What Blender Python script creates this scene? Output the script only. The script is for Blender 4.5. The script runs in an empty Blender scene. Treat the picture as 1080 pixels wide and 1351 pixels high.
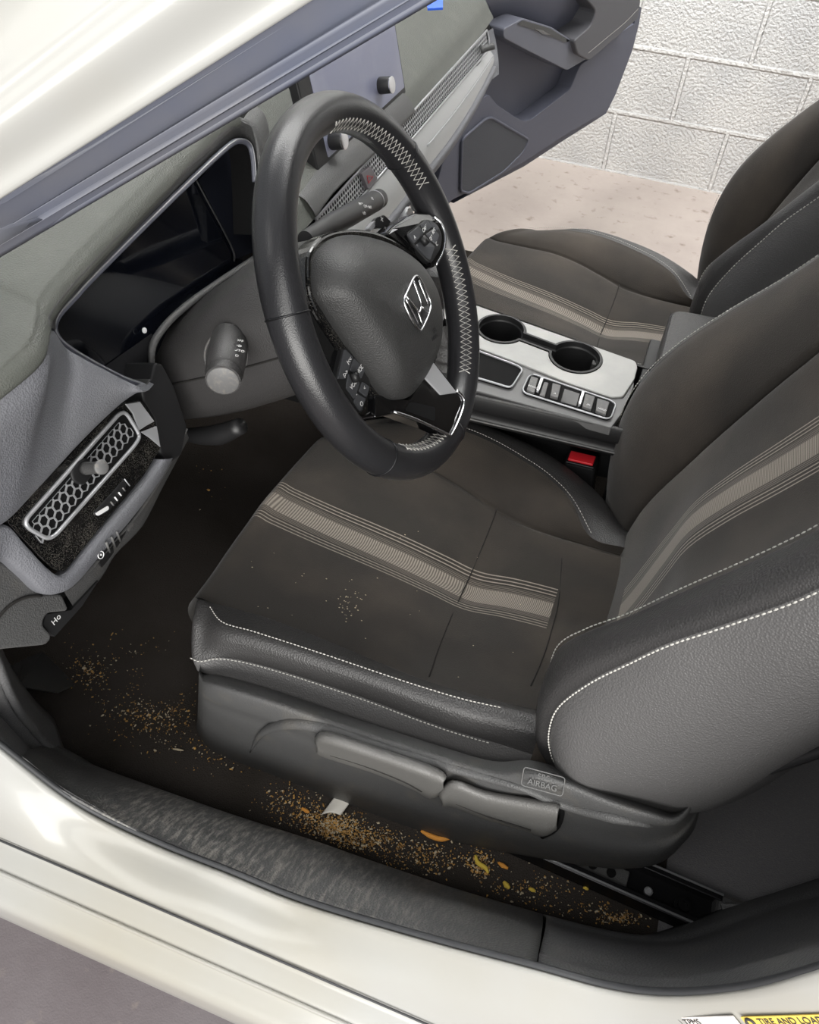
import bpy, bmesh, math, random
import numpy as np
from mathutils import Vector, Matrix
random.seed(7); rng = np.random.default_rng(7)
PI = math.pi
# ---------------------------------------------------------------- camera frame
F = 1080.0; PX, PY = 540.0, 675.5
def _n(a): return a/np.linalg.norm(a)
cX = _n(np.array([-5070, -1521, 1080.])); cR = np.array([570, -1135, 1080.]); cR = _n(cR-cX*cR.dot(cX))
cD = np.cross(cX, cR)
if cD[1] < 0: cD = -cD
M = np.array([cX, -cR, -cD])            # car axes (X forward, Y driver side, Z up) from camera axes
CAM = np.array([-.25, 1.0, 1.245])
def ray(x, y): return M @ (np.array([x-PX, y-PY, F])/F)
def A(x, y, ax, v):
    """point seen at (x, y) that lies at X, Y or Z = v"""
    r = ray(x, y); i = 'XYZ'.index(ax); return CAM+r*((v-CAM[i])/r[i])
def AP(x, y, p, n):
    r = ray(x, y); p = np.array(p); n = np.array(n); return CAM+r*((p-CAM).dot(n)/r.dot(n))

# ---------------------------------------------------------------- materials
def lin(c):
    return tuple(((v/255)/12.92 if v/255 <= .04045 else ((v/255+.055)/1.055)**2.4) for v in c)
def mat(name, col, rough=.5, metal=0, spec=.5, coat=0, bump=None, noise=None, emit=None, sheen=0, alpha=None):
    m = bpy.data.materials.new(name); m.use_nodes = True; nt = m.node_tree; b = nt.nodes['Principled BSDF']
    b.inputs['Base Color'].default_value = (*lin(col), 1); b.inputs['Roughness'].default_value = rough
    b.inputs['Metallic'].default_value = metal; b.inputs['Specular IOR Level'].default_value = spec
    b.inputs['Coat Weight'].default_value = coat; b.inputs['Coat Roughness'].default_value = .08
    if sheen: b.inputs['Sheen Weight'].default_value = sheen
    tc = nt.nodes.new('ShaderNodeTexCoord')
    hs = []
    for (kind, sc, st) in (bump or []):
        if kind == 'v':
            t = nt.nodes.new('ShaderNodeTexVoronoi'); t.inputs['Scale'].default_value = sc; out = t.outputs['Distance']
        else:
            t = nt.nodes.new('ShaderNodeTexNoise'); t.inputs['Scale'].default_value = sc; t.inputs['Detail'].default_value = 4; out = t.outputs['Fac']
        nt.links.new(tc.outputs['Object'], t.inputs['Vector']); hs.append((out, st))
    prev = None
    for out, st in hs:
        bp = nt.nodes.new('ShaderNodeBump'); bp.inputs['Strength'].default_value = st; bp.inputs['Distance'].default_value = .001
        nt.links.new(out, bp.inputs['Height'])
        if prev: nt.links.new(prev.outputs['Normal'], bp.inputs['Normal'])
        prev = bp
    if prev: nt.links.new(prev.outputs['Normal'], b.inputs['Normal'])
    if noise:                                   # (scale, second colour, low, high)
        sc, c2, lo, hi = noise
        t = nt.nodes.new('ShaderNodeTexNoise'); t.inputs['Scale'].default_value = sc; t.inputs['Detail'].default_value = 6
        nt.links.new(tc.outputs['Object'], t.inputs['Vector'])
        mr = nt.nodes.new('ShaderNodeMapRange'); mr.inputs['From Min'].default_value = lo; mr.inputs['From Max'].default_value = hi
        nt.links.new(t.outputs['Fac'], mr.inputs['Value'])
        mx = nt.nodes.new('ShaderNodeMix'); mx.data_type = 'RGBA'
        mx.inputs['A'].default_value = (*lin(col), 1); mx.inputs['B'].default_value = (*lin(c2), 1)
        nt.links.new(mr.outputs['Result'], mx.inputs['Factor']); nt.links.new(mx.outputs['Result'], b.inputs['Base Color'])
    if emit:
        b.inputs['Emission Color'].default_value = (*lin(emit[0]), 1); b.inputs['Emission Strength'].default_value = emit[1]
    return m
M_LEA = mat('black_leather', (58, 57, 57), .40, spec=.5, bump=[('v', 560, .45), ('n', 25, .25)])
M_LEAG = mat('side_leather', (88, 87, 87), .42, spec=.5, bump=[('v', 560, .5), ('n', 25, .25)])
M_RIM = mat('wheel_leather', (35, 35, 37), .3, spec=.5, bump=[('v', 900, .12)])
M_FAB = mat('black_fabric', (62, 58, 54), .95, spec=.15, bump=[('n', 900, .5)], noise=(9, (66, 60, 54), .42, .75), sheen=.15)
M_PLA = mat('dark_grained_plastic', (76, 76, 76), .46, spec=.4, bump=[('v', 700, .4)], noise=(30, (90, 87, 82), .55, .85))
M_DASH = mat('dash_soft_plastic', (102, 103, 108), .56, spec=.4, bump=[('v', 650, .5)], noise=(4, (112, 113, 116), .45, .7))
M_DTOP = mat('dash_top_plastic', (86, 88, 83), .6, spec=.4, bump=[('v', 650, .4)], noise=(40, (94, 95, 90), .5, .8))
M_SHR = mat('column_plastic', (56, 55, 55), .45, spec=.45, bump=[('v', 800, .3)])
M_BLK = mat('black_plastic', (30, 30, 31), .45)
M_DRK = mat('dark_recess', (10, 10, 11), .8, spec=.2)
M_PIANO = mat('gloss_black', (12, 12, 13), .09, spec=.6, coat=.5)
def dusty():
    m = mat('dusty_gloss_black', (14, 14, 15), .12, spec=.6, coat=.3); nt = m.node_tree; b = nt.nodes['Principled BSDF']
    tc = nt.nodes.new('ShaderNodeTexCoord'); t = nt.nodes.new('ShaderNodeTexVoronoi'); t.inputs['Scale'].default_value = 1100
    nt.links.new(tc.outputs['Object'], t.inputs['Vector'])
    n = nt.nodes.new('ShaderNodeTexNoise'); n.inputs['Scale'].default_value = 60; nt.links.new(tc.outputs['Object'], n.inputs['Vector'])
    th = nt.nodes.new('ShaderNodeMath'); th.operation = 'MULTIPLY'; th.inputs[1].default_value = .62; nt.links.new(n.outputs['Fac'], th.inputs[0])
    lt = nt.nodes.new('ShaderNodeMath'); lt.operation = 'LESS_THAN'; nt.links.new(t.outputs['Distance'], lt.inputs[0]); nt.links.new(th.outputs[0], lt.inputs[1])
    ms = nt.nodes.new('ShaderNodeMath'); ms.operation = 'MULTIPLY'; ms.inputs[1].default_value = .35; nt.links.new(lt.outputs[0], ms.inputs[0])
    mx = nt.nodes.new('ShaderNodeMix'); mx.data_type = 'RGBA'; mx.inputs['A'].default_value = (*lin((14, 14, 15)), 1); mx.inputs['B'].default_value = (*lin((120, 116, 108)), 1)
    nt.links.new(ms.outputs[0], mx.inputs['Factor']); nt.links.new(mx.outputs['Result'], b.inputs['Base Color']); return m
M_DUST = dusty()
M_SCR = mat('screen_glass', (10, 12, 18), .06, spec=.6)
M_CHR = mat('chrome', (225, 225, 228), .2, metal=1)
M_SLV = mat('silver_trim', (176, 177, 180), .35, metal=.45)
M_BRUSH = mat('brushed_console_plate', (158, 158, 156), .42, metal=.35, bump=[('n', 120, .2)], noise=(14, (176, 175, 172), .4, .7))
M_WHT = mat('white_marking', (215, 215, 215), .6)
M_GREY = mat('grey_button', (96, 96, 96), .5, noise=(300, (120, 116, 110), .5, .8))
M_STI = mat('stitch_thread', (190, 188, 182), .7)
M_STD = mat('dark_seam', (26, 24, 22), .9)
M_PNT = mat('pearl_white_paint', (163, 163, 160), .32, spec=.4, coat=.25, noise=(3.5, (157, 153, 142), .38, .7))
M_RUB = mat('rubber_seal', (54, 55, 57), .5, bump=[('n', 60, .2)])
M_PILT = mat('pillar_seal_rubber', (92, 96, 110), .5, bump=[('n', 40, .2)], noise=(12, (108, 108, 112), .4, .75))
M_CARP = mat('carpet', (56, 52, 49), 1, spec=.05, bump=[('n', 700, 1.0), ('v', 500, .6)], noise=(8, (46, 42, 38), .45, .75))
M_CARR = mat('rear_carpet', (108, 107, 109), 1, spec=.05, bump=[('n', 600, 1.0)], noise=(350, (118, 116, 116), .5, .75))
M_SILL = mat('sill_plastic', (98, 98, 99), .5, spec=.45, bump=[('v', 420, .5)], noise=(16, (112, 111, 109), .5, .8))
M_METAL = mat('black_steel', (34, 34, 36), .35, metal=.6)
M_RED = mat('red_button', (205, 34, 44), .4)
M_DOOR = mat('door_plastic', (84, 86, 98), .55, spec=.4, bump=[('v', 650, .35)])
M_ARM = mat('armrest_skin', (82, 82, 86), .5, spec=.4, bump=[('v', 600, .35)])
M_GRL = mat('speaker_mesh', (70, 72, 78), .7, bump=[('v', 700, .9)])
M_CRUMB = mat('crumb', (196, 152, 84), .9, noise=(90, (128, 96, 56), .4, .65))
M_CRUMB2 = mat('pale_crumb', (186, 172, 146), .9)
M_CHIP = mat('orange_chip', (205, 140, 58), .8, bump=[('n', 200, .5)])
M_YEL = mat('yellow_bit', (206, 178, 70), .8)
M_PAP = mat('paper', (236, 232, 222), .9)
M_BLUE = mat('blue_plastic', (38, 92, 214), .5)
M_AMB = mat('sticker_yellow', (226, 196, 92), .5)
M_STKW = mat('sticker_white', (226, 220, 214), .5)
M_STKT = mat('sticker_ink', (60, 58, 58), .6)
M_HEAD = mat('headliner', (150, 148, 142), .9)

def stripe_fabric():
    m = bpy.data.materials.new('striped_fabric'); m.use_nodes = True; nt = m.node_tree; N = nt.nodes; L = nt.links; b = N['Principled BSDF']
    b.inputs['Roughness'].default_value = .92; b.inputs['Specular IOR Level'].default_value = .15; b.inputs['Sheen Weight'].default_value = .15
    tc = N.new('ShaderNodeTexCoord'); sp = N.new('ShaderNodeSeparateXYZ'); L.new(tc.outputs['Object'], sp.inputs[0])
    def mth(op, a, c=None):
        k = N.new('ShaderNodeMath'); k.operation = op
        for i, v in enumerate((a, c)):
            if v is None: continue
            if isinstance(v, (int, float)): k.inputs[i].default_value = v
            else: L.new(v, k.inputs[i])
        return k.outputs[0]
    d = mth('ABSOLUTE', mth('SUBTRACT', sp.outputs['Y'], .372))
    band = mth('LESS_THAN', d, .0125)
    edge = mth('MULTIPLY', mth('LESS_THAN', d, .021), mth('GREATER_THAN', d, .0125))
    ribs = mth('GREATER_THAN', mth('SINE', mth('MULTIPLY', sp.outputs['Y'], 2600)), -.1)
    edge = mth('MULTIPLY', mth('MULTIPLY', edge, ribs), .35)
    th = 0
    for c in (.0245, .0295, .0345): 
        k = mth('LESS_THAN', mth('ABSOLUTE', mth('SUBTRACT', d, c)), .0008); th = k if isinstance(th, int) else mth('ADD', th, k)
    # fine weave across the band
    xz = mth('SUBTRACT', sp.outputs['Z'], sp.outputs['X'])
    wv = mth('MULTIPLY', mth('ADD', mth('SINE', mth('MULTIPLY', xz, 2500)), 1.6), .36)
    f = mth('ADD', mth('ADD', mth('MULTIPLY', band, wv), edge), mth('MULTIPLY', th, .75))
    msk = mth('MAXIMUM', mth('GREATER_THAN', sp.outputs['X'], -.247), mth('LESS_THAN', sp.outputs['X'], -.322)); f = mth('MULTIPLY', f, msk)
    n = N.new('ShaderNodeTexNoise'); n.inputs['Scale'].default_value = 7; n.inputs['Detail'].default_value = 6; L.new(tc.outputs['Object'], n.inputs['Vector'])
    mr = N.new('ShaderNodeMapRange'); mr.inputs['From Min'].default_value = .42; mr.inputs['From Max'].default_value = .72; L.new(n.outputs['Fac'], mr.inputs['Value'])
    base = N.new('ShaderNodeMix'); base.data_type = 'RGBA'; base.inputs['A'].default_value = (*lin((49, 46, 43)), 1); base.inputs['B'].default_value = (*lin((70, 64, 58)), 1)
    L.new(mr.outputs['Result'], base.inputs['Factor'])
    mx = N.new('ShaderNodeMix'); mx.data_type = 'RGBA'; mx.inputs['B'].default_value = (*lin((150, 142, 132)), 1)
    L.new(base.outputs['Result'], mx.inputs['A']); L.new(f, mx.inputs['Factor']); L.new(mx.outputs['Result'], b.inputs['Base Color'])
    nb = N.new('ShaderNodeTexNoise'); nb.inputs['Scale'].default_value = 900; L.new(tc.outputs['Object'], nb.inputs['Vector'])
    bp = N.new('ShaderNodeBump'); bp.inputs['Strength'].default_value = .5; bp.inputs['Distance'].default_value = .001
    L.new(nb.outputs['Fac'], bp.inputs['Height']); L.new(bp.outputs['Normal'], b.inputs['Normal'])
    return m
M_STRIPE = stripe_fabric()

# ---------------------------------------------------------------- object helpers
COL = bpy.context.scene.collection
def thing(name, label, cat, loc=(0, 0, 0), group=None, kind=None):
    o = bpy.data.objects.new(name, None); COL.objects.link(o); o.location = loc; o.empty_display_size = .02
    o['label'] = label; o['category'] = cat
    if group: o['group'] = group
    if kind: o['kind'] = kind
    return o
def tag(o, label, cat, group=None, kind=None):
    o['label'] = label; o['category'] = cat
    if group: o['group'] = group
    if kind: o['kind'] = kind
    return o
def link(name, me, m, parent=None, smooth=True):
    o = bpy.data.objects.new(name, me); COL.objects.link(o)
    if m is not None: me.materials.append(m)
    if smooth:
        for p in me.polygons: p.use_smooth = True
    if parent is not None:
        o.parent = parent
        if parent.type == 'EMPTY': o.location = [-c for c in parent.location]
    return o
def mesh_of(V, Fc, name='m'):
    me = bpy.data.meshes.new(name); me.from_pydata([tuple(map(float, v)) for v in V], [], Fc); me.validate(); me.update(); return me
def cr(P, n):
    """Catmull-Rom through the points, n steps each span"""
    P = np.asarray(P, float)
    if len(P) < 3:
        return np.array([P[0]+(P[-1]-P[0])*t for t in np.linspace(0, 1, n+1)])
    Q = np.vstack([2*P[0]-P[1], P, 2*P[-1]-P[-2]]); out = []
    for i in range(1, len(Q)-2):
        p0, p1, p2, p3 = Q[i-1:i+3]
        for t in np.linspace(0, 1, n, endpoint=False):
            out.append(.5*(2*p1+(p2-p0)*t+(2*p0-5*p1+4*p2-p3)*t*t+(3*p1-p0-3*p2+p3)*t**3))
    out.append(P[-1]); return np.array(out)
def crc(P, n):
    P = np.asarray(P, float); k = len(P); out = []
    for i in range(k):
        p0, p1, p2, p3 = P[i-1], P[i], P[(i+1) % k], P[(i+2) % k]
        for t in np.linspace(0, 1, n, endpoint=False):
            out.append(.5*(2*p1+(p2-p0)*t+(2*p0-5*p1+4*p2-p3)*t*t+(3*p1-p0-3*p2+p3)*t**3))
    return np.array(out)
def surf(C, nu=4, nv=4):
    C = np.asarray(C, float)
    R = np.array([cr(r, nv) for r in C])
    return np.array([cr(R[:, j], nu) for j in range(R.shape[1])]).transpose(1, 0, 2)
def grid(name, C, m, parent=None, nu=4, nv=4, thick=0, off=-1, raw=False, smooth=True, bev=0):
    G = np.asarray(C, float) if raw else surf(C, nu, nv)
    a, b = G.shape[:2]; V = G.reshape(-1, 3)
    Fc = [(i*b+j, i*b+j+1, (i+1)*b+j+1, (i+1)*b+j) for i in range(a-1) for j in range(b-1)]
    me = mesh_of(V, Fc, name); o = link(name, me, m, parent, smooth)
    if thick:
        s = o.modifiers.new('s', 'SOLIDIFY'); s.thickness = thick; s.offset = off
    return o
def tube_mesh(P, r, seg=8, closed=False, n=0, flat=None):
    P = np.asarray(P, float)
    if n: P = crc(P, n) if closed else cr(P, n)
    k = len(P); V = []; Fc = []
    T = np.array([(P[(i+1) % k]-P[i-1]) if closed else (P[min(i+1, k-1)]-P[max(i-1, 0)]) for i in range(k)])
    T /= np.linalg.norm(T, axis=1)[:, None]+1e-12
    u = np.cross(T[0], [0, 0, 1.]);
    if np.linalg.norm(u) < .1: u = np.cross(T[0], [0, 1., 0])
    u /= np.linalg.norm(u)
    for i in range(k):
        u = u-T[i]*u.dot(T[i]); u /= np.linalg.norm(u); w = np.cross(T[i], u)
        rr = r[i] if hasattr(r, '__len__') else r
        for j in range(seg):
            a = 2*PI*j/seg; V.append(P[i]+rr*(math.cos(a)*u+math.sin(a)*w))
    for i in range(k if closed else k-1):
        for j in range(seg):
            a, b_ = i*seg+j, i*seg+(j+1) % seg; c, d = ((i+1) % k)*seg+(j+1) % seg, ((i+1) % k)*seg+j
            Fc.append((a, b_, c, d))
    if not closed: Fc += [tuple(range(seg))[::-1], tuple(range((k-1)*seg, k*seg))]
    return V, Fc
def tube(name, P, r, m, parent=None, seg=8, closed=False, n=4):
    if hasattr(r, '__len__') and n: r = np.interp(np.linspace(0, len(r)-1, (len(P)-1)*n+1), range(len(r)), r)
    V, Fc = tube_mesh(P, r, seg, closed, n); return link(name, mesh_of(V, Fc, name), m, parent)
def stitch(name, P, m, parent, r=.0006, step=.0042, gap=.3, n=6, lift=None):
    """a row of thread stitches following a line"""
    P = cr(P, n*3); 
    if lift is not None: P = P+np.array(lift)
    L = np.r_[0, np.cumsum(np.linalg.norm(np.diff(P, axis=0), axis=1))]; V = []; Fc = []
    k = int(L[-1]/step)
    for i in range(k):
        a, b = i*step, (i+1-gap)*step
        q = np.array([[np.interp(t, L, P[:, c]) for c in range(3)] for t in (a, (a+b)/2, b)])
        v, f = tube_mesh(q, [r*.6, r, r*.6], 5); o = len(V); V += v; Fc += [tuple(x+o for x in ff) for ff in f]
    return link(name, mesh_of(V, Fc, name), m, parent)
def prism(name, poly, n, d, m, parent=None, bev=.0, seg=2, smooth=False, hole=None):
    """polygon (3D points) pushed back by d along -n"""
    poly = [np.array(p, float) for p in poly]; n = _n(np.array(n, float)); k = len(poly)
    V = poly+[p-n*d for p in poly]
    Fc = [tuple(range(k)), tuple(range(2*k-1, k-1, -1))]+[(i, i+k, (i+1) % k+k, (i+1) % k) for i in range(k)]
    me = mesh_of(V, Fc, name); bm = bmesh.new(); bm.from_mesh(me); bmesh.ops.recalc_face_normals(bm, faces=bm.faces); bm.to_mesh(me); bm.free()
    o = link(name, me, m, parent, smooth)
    if bev:
        b = o.modifiers.new('b', 'BEVEL'); b.width = bev; b.segments = seg; b.limit_method = 'ANGLE'; b.angle_limit = .6; b.harden_normals = False
    return o
def rpoly(P, r, n=5):
    """round the corners of a polygon"""
    P = [np.array(p, float) for p in P]; k = len(P); out = []
    for i in range(k):
        a, b, c = P[i-1], P[i], P[(i+1) % k]
        ra = min(r, .48*np.linalg.norm(a-b)); rc = min(r, .48*np.linalg.norm(c-b))
        p, q = b+_n(a-b)*ra, b+_n(c-b)*rc
        for t in np.linspace(0, 1, n): out.append((1-t)**2*p+2*t*(1-t)*b+t*t*q)
    return out
def box(name, c, s, m, parent=None, R=None, bev=0, seg=2):
    c = np.array(c, float); R = np.eye(3) if R is None else np.array(R)
    V = [c+R.T@(np.array([x, y, z])*np.array(s)/2) for x in (-1, 1) for y in (-1, 1) for z in (-1, 1)]
    Fc = [(0, 1, 3, 2), (4, 6, 7, 5), (0, 4, 5, 1), (2, 3, 7, 6), (0, 2, 6, 4), (1, 5, 7, 3)]
    o = link(name, mesh_of(V, Fc, name), m, parent, False)
    if bev:
        b = o.modifiers.new('b', 'BEVEL'); b.width = bev; b.segments = seg
    return o
def lathe(name, c, axis, prof, m, parent=None, seg=32):
    """prof = [(along, radius)]"""
    axis = _n(np.array(axis, float)); u = np.cross(axis, [0, 0, 1.]); 
    if np.linalg.norm(u) < .1: u = np.cross(axis, [0, 1., 0])
    u = _n(u); w = np.cross(axis, u); c = np.array(c, float); V = []; Fc = []
    for (t, r) in prof:
        for j in range(seg):
            a = 2*PI*j/seg; V.append(c+axis*t+r*(math.cos(a)*u+math.sin(a)*w))
    for i in range(len(prof)-1):
        for j in range(seg):
            Fc.append((i*seg+j, i*seg+(j+1) % seg, (i+1)*seg+(j+1) % seg, (i+1)*seg+j))
    Fc += [tuple(range(seg)), tuple(range((len(prof)-1)*seg, len(prof)*seg))]
    o = link(name, mesh_of(V, Fc, name), m, parent)
    es = o.modifiers.new('e', 'EDGE_SPLIT'); es.split_angle = .7
    return o
def text(name, s, o, ux, uy, size, m, parent=None, depth=.0003, spacing=1.0, align='CENTER'):
    cu = bpy.data.curves.new('t', 'FONT'); cu.body = s; cu.size = size; cu.extrude = depth; cu.align_x = align; cu.align_y = 'CENTER'; cu.space_character = spacing
    to = bpy.data.objects.new('t', cu); COL.objects.link(to); bpy.context.view_layer.update()
    me = bpy.data.meshes.new_from_object(to.evaluated_get(bpy.context.evaluated_depsgraph_get())); bpy.data.objects.remove(to)
    ux = _n(np.array(ux, float)); uy = np.array(uy, float); uy = _n(uy-ux*uy.dot(ux)); n = np.cross(ux, uy); o = np.array(o, float)
    for v in me.vertices:
        q = o+ux*v.co.x+uy*v.co.y+n*v.co.z; v.co = q
    me.materials.clear()
    return link(name, me, m, parent, False)
def join_vf(parts):
    V = []; Fc = []
    for v, f in parts:
        o = len(V); V += list(v); Fc += [tuple(x+o for x in ff) for ff in f]
    return V, Fc

# ================================================================= SETTING
def setting():
    def conc(name, c1, c2, c3):
        m = mat(name, c1, .85, spec=.2, bump=[('n', 60, .6), ('n', 400, .4)]); nt = m.node_tree; N = nt.nodes; L = nt.links; b = N['Principled BSDF']
        tc = N.new('ShaderNodeTexCoord')
        n1 = N.new('ShaderNodeTexNoise'); n1.inputs['Scale'].default_value = 2.2; n1.inputs['Detail'].default_value = 8; n1.inputs['Roughness'].default_value = .65
        n2 = N.new('ShaderNodeTexNoise'); n2.inputs['Scale'].default_value = 28; n2.inputs['Detail'].default_value = 8
        L.new(tc.outputs['Object'], n1.inputs[0]); L.new(tc.outputs['Object'], n2.inputs[0])
        r = N.new('ShaderNodeValToRGB'); r.color_ramp.elements[0].color = (*lin(c2), 1); r.color_ramp.elements[0].position = .33
        r.color_ramp.elements[1].color = (*lin(c1), 1); r.color_ramp.elements[1].position = .6
        L.new(n1.outputs['Fac'], r.inputs[0])
        r2 = N.new('ShaderNodeValToRGB'); r2.color_ramp.elements[0].position = .6; r2.color_ramp.elements[1].position = .78
        L.new(n2.outputs['Fac'], r2.inputs[0])
        mx = N.new('ShaderNodeMix'); mx.data_type = 'RGBA'; mx.inputs['B'].default_value = (*lin(c3), 1)
        L.new(r2.outputs[0], mx.inputs['Factor']); L.new(r.outputs[0], mx.inputs['A']); L.new(mx.outputs['Result'], b.inputs['Base Color'])
        return m
    fl = box('floor', (0, -.9, -.05), (9, 2.6, .1), conc('garage_concrete', (172, 162, 155), (158, 148, 142), (126, 114, 104))); fl['kind'] = 'structure'
    dr = box('driver_side_floor', (0, 2.4, -.05), (9, 4.0, .1), conc('dark_concrete', (128, 122, 124), (112, 104, 106), (146, 136, 130))); dr['kind'] = 'structure'  # floor on the driver side, in a darker concrete colour
    # block wall
    m = mat('painted_block', (228, 228, 226), .8, spec=.25); nt = m.node_tree; N = nt.nodes; L = nt.links; b = N['Principled BSDF']
    tc = N.new('ShaderNodeTexCoord'); mp = N.new('ShaderNodeMapping'); sep = N.new('ShaderNodeSeparateXYZ'); cmb = N.new('ShaderNodeCombineXYZ')
    L.new(tc.outputs['Object'], sep.inputs[0]); L.new(sep.outputs['X'], cmb.inputs[0]); L.new(sep.outputs['Z'], cmb.inputs[1]); L.new(cmb.outputs[0], mp.inputs[0])
    mp.inputs['Location'].default_value = (.16+.36*4, 0.0, 0)
    br = N.new('ShaderNodeTexBrick'); L.new(mp.outputs[0], br.inputs['Vector']); br.offset = .5; br.inputs['Scale'].default_value = 1
    br.inputs['Brick Width'].default_value = .36; br.inputs['Row Height'].default_value = .1955; br.inputs['Mortar Size'].default_value = .009; br.inputs['Mortar Smooth'].default_value = .6
    n = N.new('ShaderNodeTexNoise'); n.inputs['Scale'].default_value = 120; n.inputs['Detail'].default_value = 2; L.new(tc.outputs['Object'], n.inputs[0])
    b1 = N.new('ShaderNodeBump'); b1.inputs['Strength'].default_value = .85; b1.inputs['Distance'].default_value = .007; L.new(n.outputs['Fac'], b1.inputs['Height'])
    b2 = N.new('ShaderNodeBump'); b2.invert = False; b2.inputs['Strength'].default_value = .9; b2.inputs['Distance'].default_value = .006; L.new(br.outputs['Fac'], b2.inputs['Height']); L.new(b1.outputs[0], b2.inputs['Normal'])
    L.new(b2.outputs[0], b.inputs['Normal'])
    n3 = N.new('ShaderNodeTexNoise'); n3.inputs['Scale'].default_value = 5; n3.inputs['Detail'].default_value = 8; L.new(tc.outputs['Object'], n3.inputs[0])
    rr = N.new('ShaderNodeValToRGB'); rr.color_ramp.elements[0].color = (*lin((220, 221, 221)), 1); rr.color_ramp.elements[0].position = .35; rr.color_ramp.elements[1].color = (*lin((232, 232, 230)), 1); rr.color_ramp.elements[1].position = .55
    L.new(n3.outputs['Fac'], rr.inputs[0])
    mx = N.new('ShaderNodeMix'); mx.data_type = 'RGBA'; mx.inputs['B'].default_value = (*lin((238, 238, 236)), 1); L.new(rr.outputs[0], mx.inputs['A']); L.new(br.outputs['Fac'], mx.inputs['Factor']); L.new(mx.outputs['Result'], b.inputs['Base Color'])
    w = box('wall_right', (0, -1.95, 1.5), (9, .2, 3.0), m); w['kind'] = 'structure'
setting()
def bit(name, c, s, m, label, cat, group=None):
    """small irregular lump"""
    bm = bmesh.new(); bmesh.ops.create_icosphere(bm, subdivisions=2, radius=1)
    for v in bm.verts:
        k = 1+.3*math.sin(7*v.co.x+3*c[0]*50)*math.cos(5*v.co.y+c[1]*70); v.co = Vector((c[0]+v.co.x*s[0]*k, c[1]+v.co.y*s[1]*k, c[2]+v.co.z*s[2]))
    me = bpy.data.meshes.new(name); bm.to_mesh(me); bm.free(); return tag(link(name, me, m), label, cat, group)
p = A(903, 234, 'Z', .008)
o = lathe('bottle_cap', (p[0], p[1]+.03, 0.001), (0, 0, 1), [(0, .012), (.008, .012), (.012, .009), (.012, .004)], M_BLUE)
tag(o, 'small blue cap on the concrete floor by the block wall', 'cap')

# ================================================================= CAR BODY
body = thing('car_body', 'white car body with open door frame around the dark interior', 'car', (0, .8, .3))
eo_px = [(0, 985), (100, 1060), (200, 1110), (300, 1150), (400, 1190), (550, 1235), (700, 1275), (800, 1302), (880, 1312), (980, 1305), (1080, 1280)]
EO = [A(x, y, 'Y', .785) for x, y in eo_px]
EO = [np.array([.30, .785, .72]), np.array([.25, .785, .60])]+EO+[np.array([-.475, .785, .79]), np.array([-.50, .785, .90]), np.array([-.54, .765, 1.04]), np.array([-.60, .71, 1.20]), np.array([-.68, .60, 1.36])]
def rocker():
    lowX = [.62, .40]+[p[0] for p in EO[2:-7]]+[-.47, -.56, -.68, -.85, -.95, -1.02, -1.08]
    cols = []
    for p, x in zip(EO, lowX):
        k = max(0, (p[2]-.43))
        l1 = np.array([x, .835, .405]); l2 = np.array([x, .855, .392]); 
        cols.append([p+[0, -.008, -.05], p+[0, -.003, -.014], p+[0, .003, .0], p*.82+l1*.18+[0, .004, 0], p*.45+l1*.55+[0, .006, .002], l1+[0, -.003, .003], l1, l1+[0, .003, -.003], l2+[0, 0, .001], l2+[0, .004, -.004], [x, .868, .382], [x, .879, .374], [x, .882, .355], [x, .88, .31], [x, .86, .22], [x, .78, .2]])
    grid('rocker_panel', cols, M_PNT, body, 6, 3, thick=.004)
    # thin sealer line along the ledge
    pts = [np.array([x, .8345, .4085]) for x in lowX]
    tube('sealer_line', pts, .0011, M_RUB, body, 6)
    pts = [np.array([x, .857, .3925]) for x in lowX]
    tube('lower_flange', pts, .0022, M_PNT, body, 6)
rocker()
tube('door_seal', [p+[0, -.002, .0] for p in EO], .0028, M_RUB, body, 10, n=6)

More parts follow.
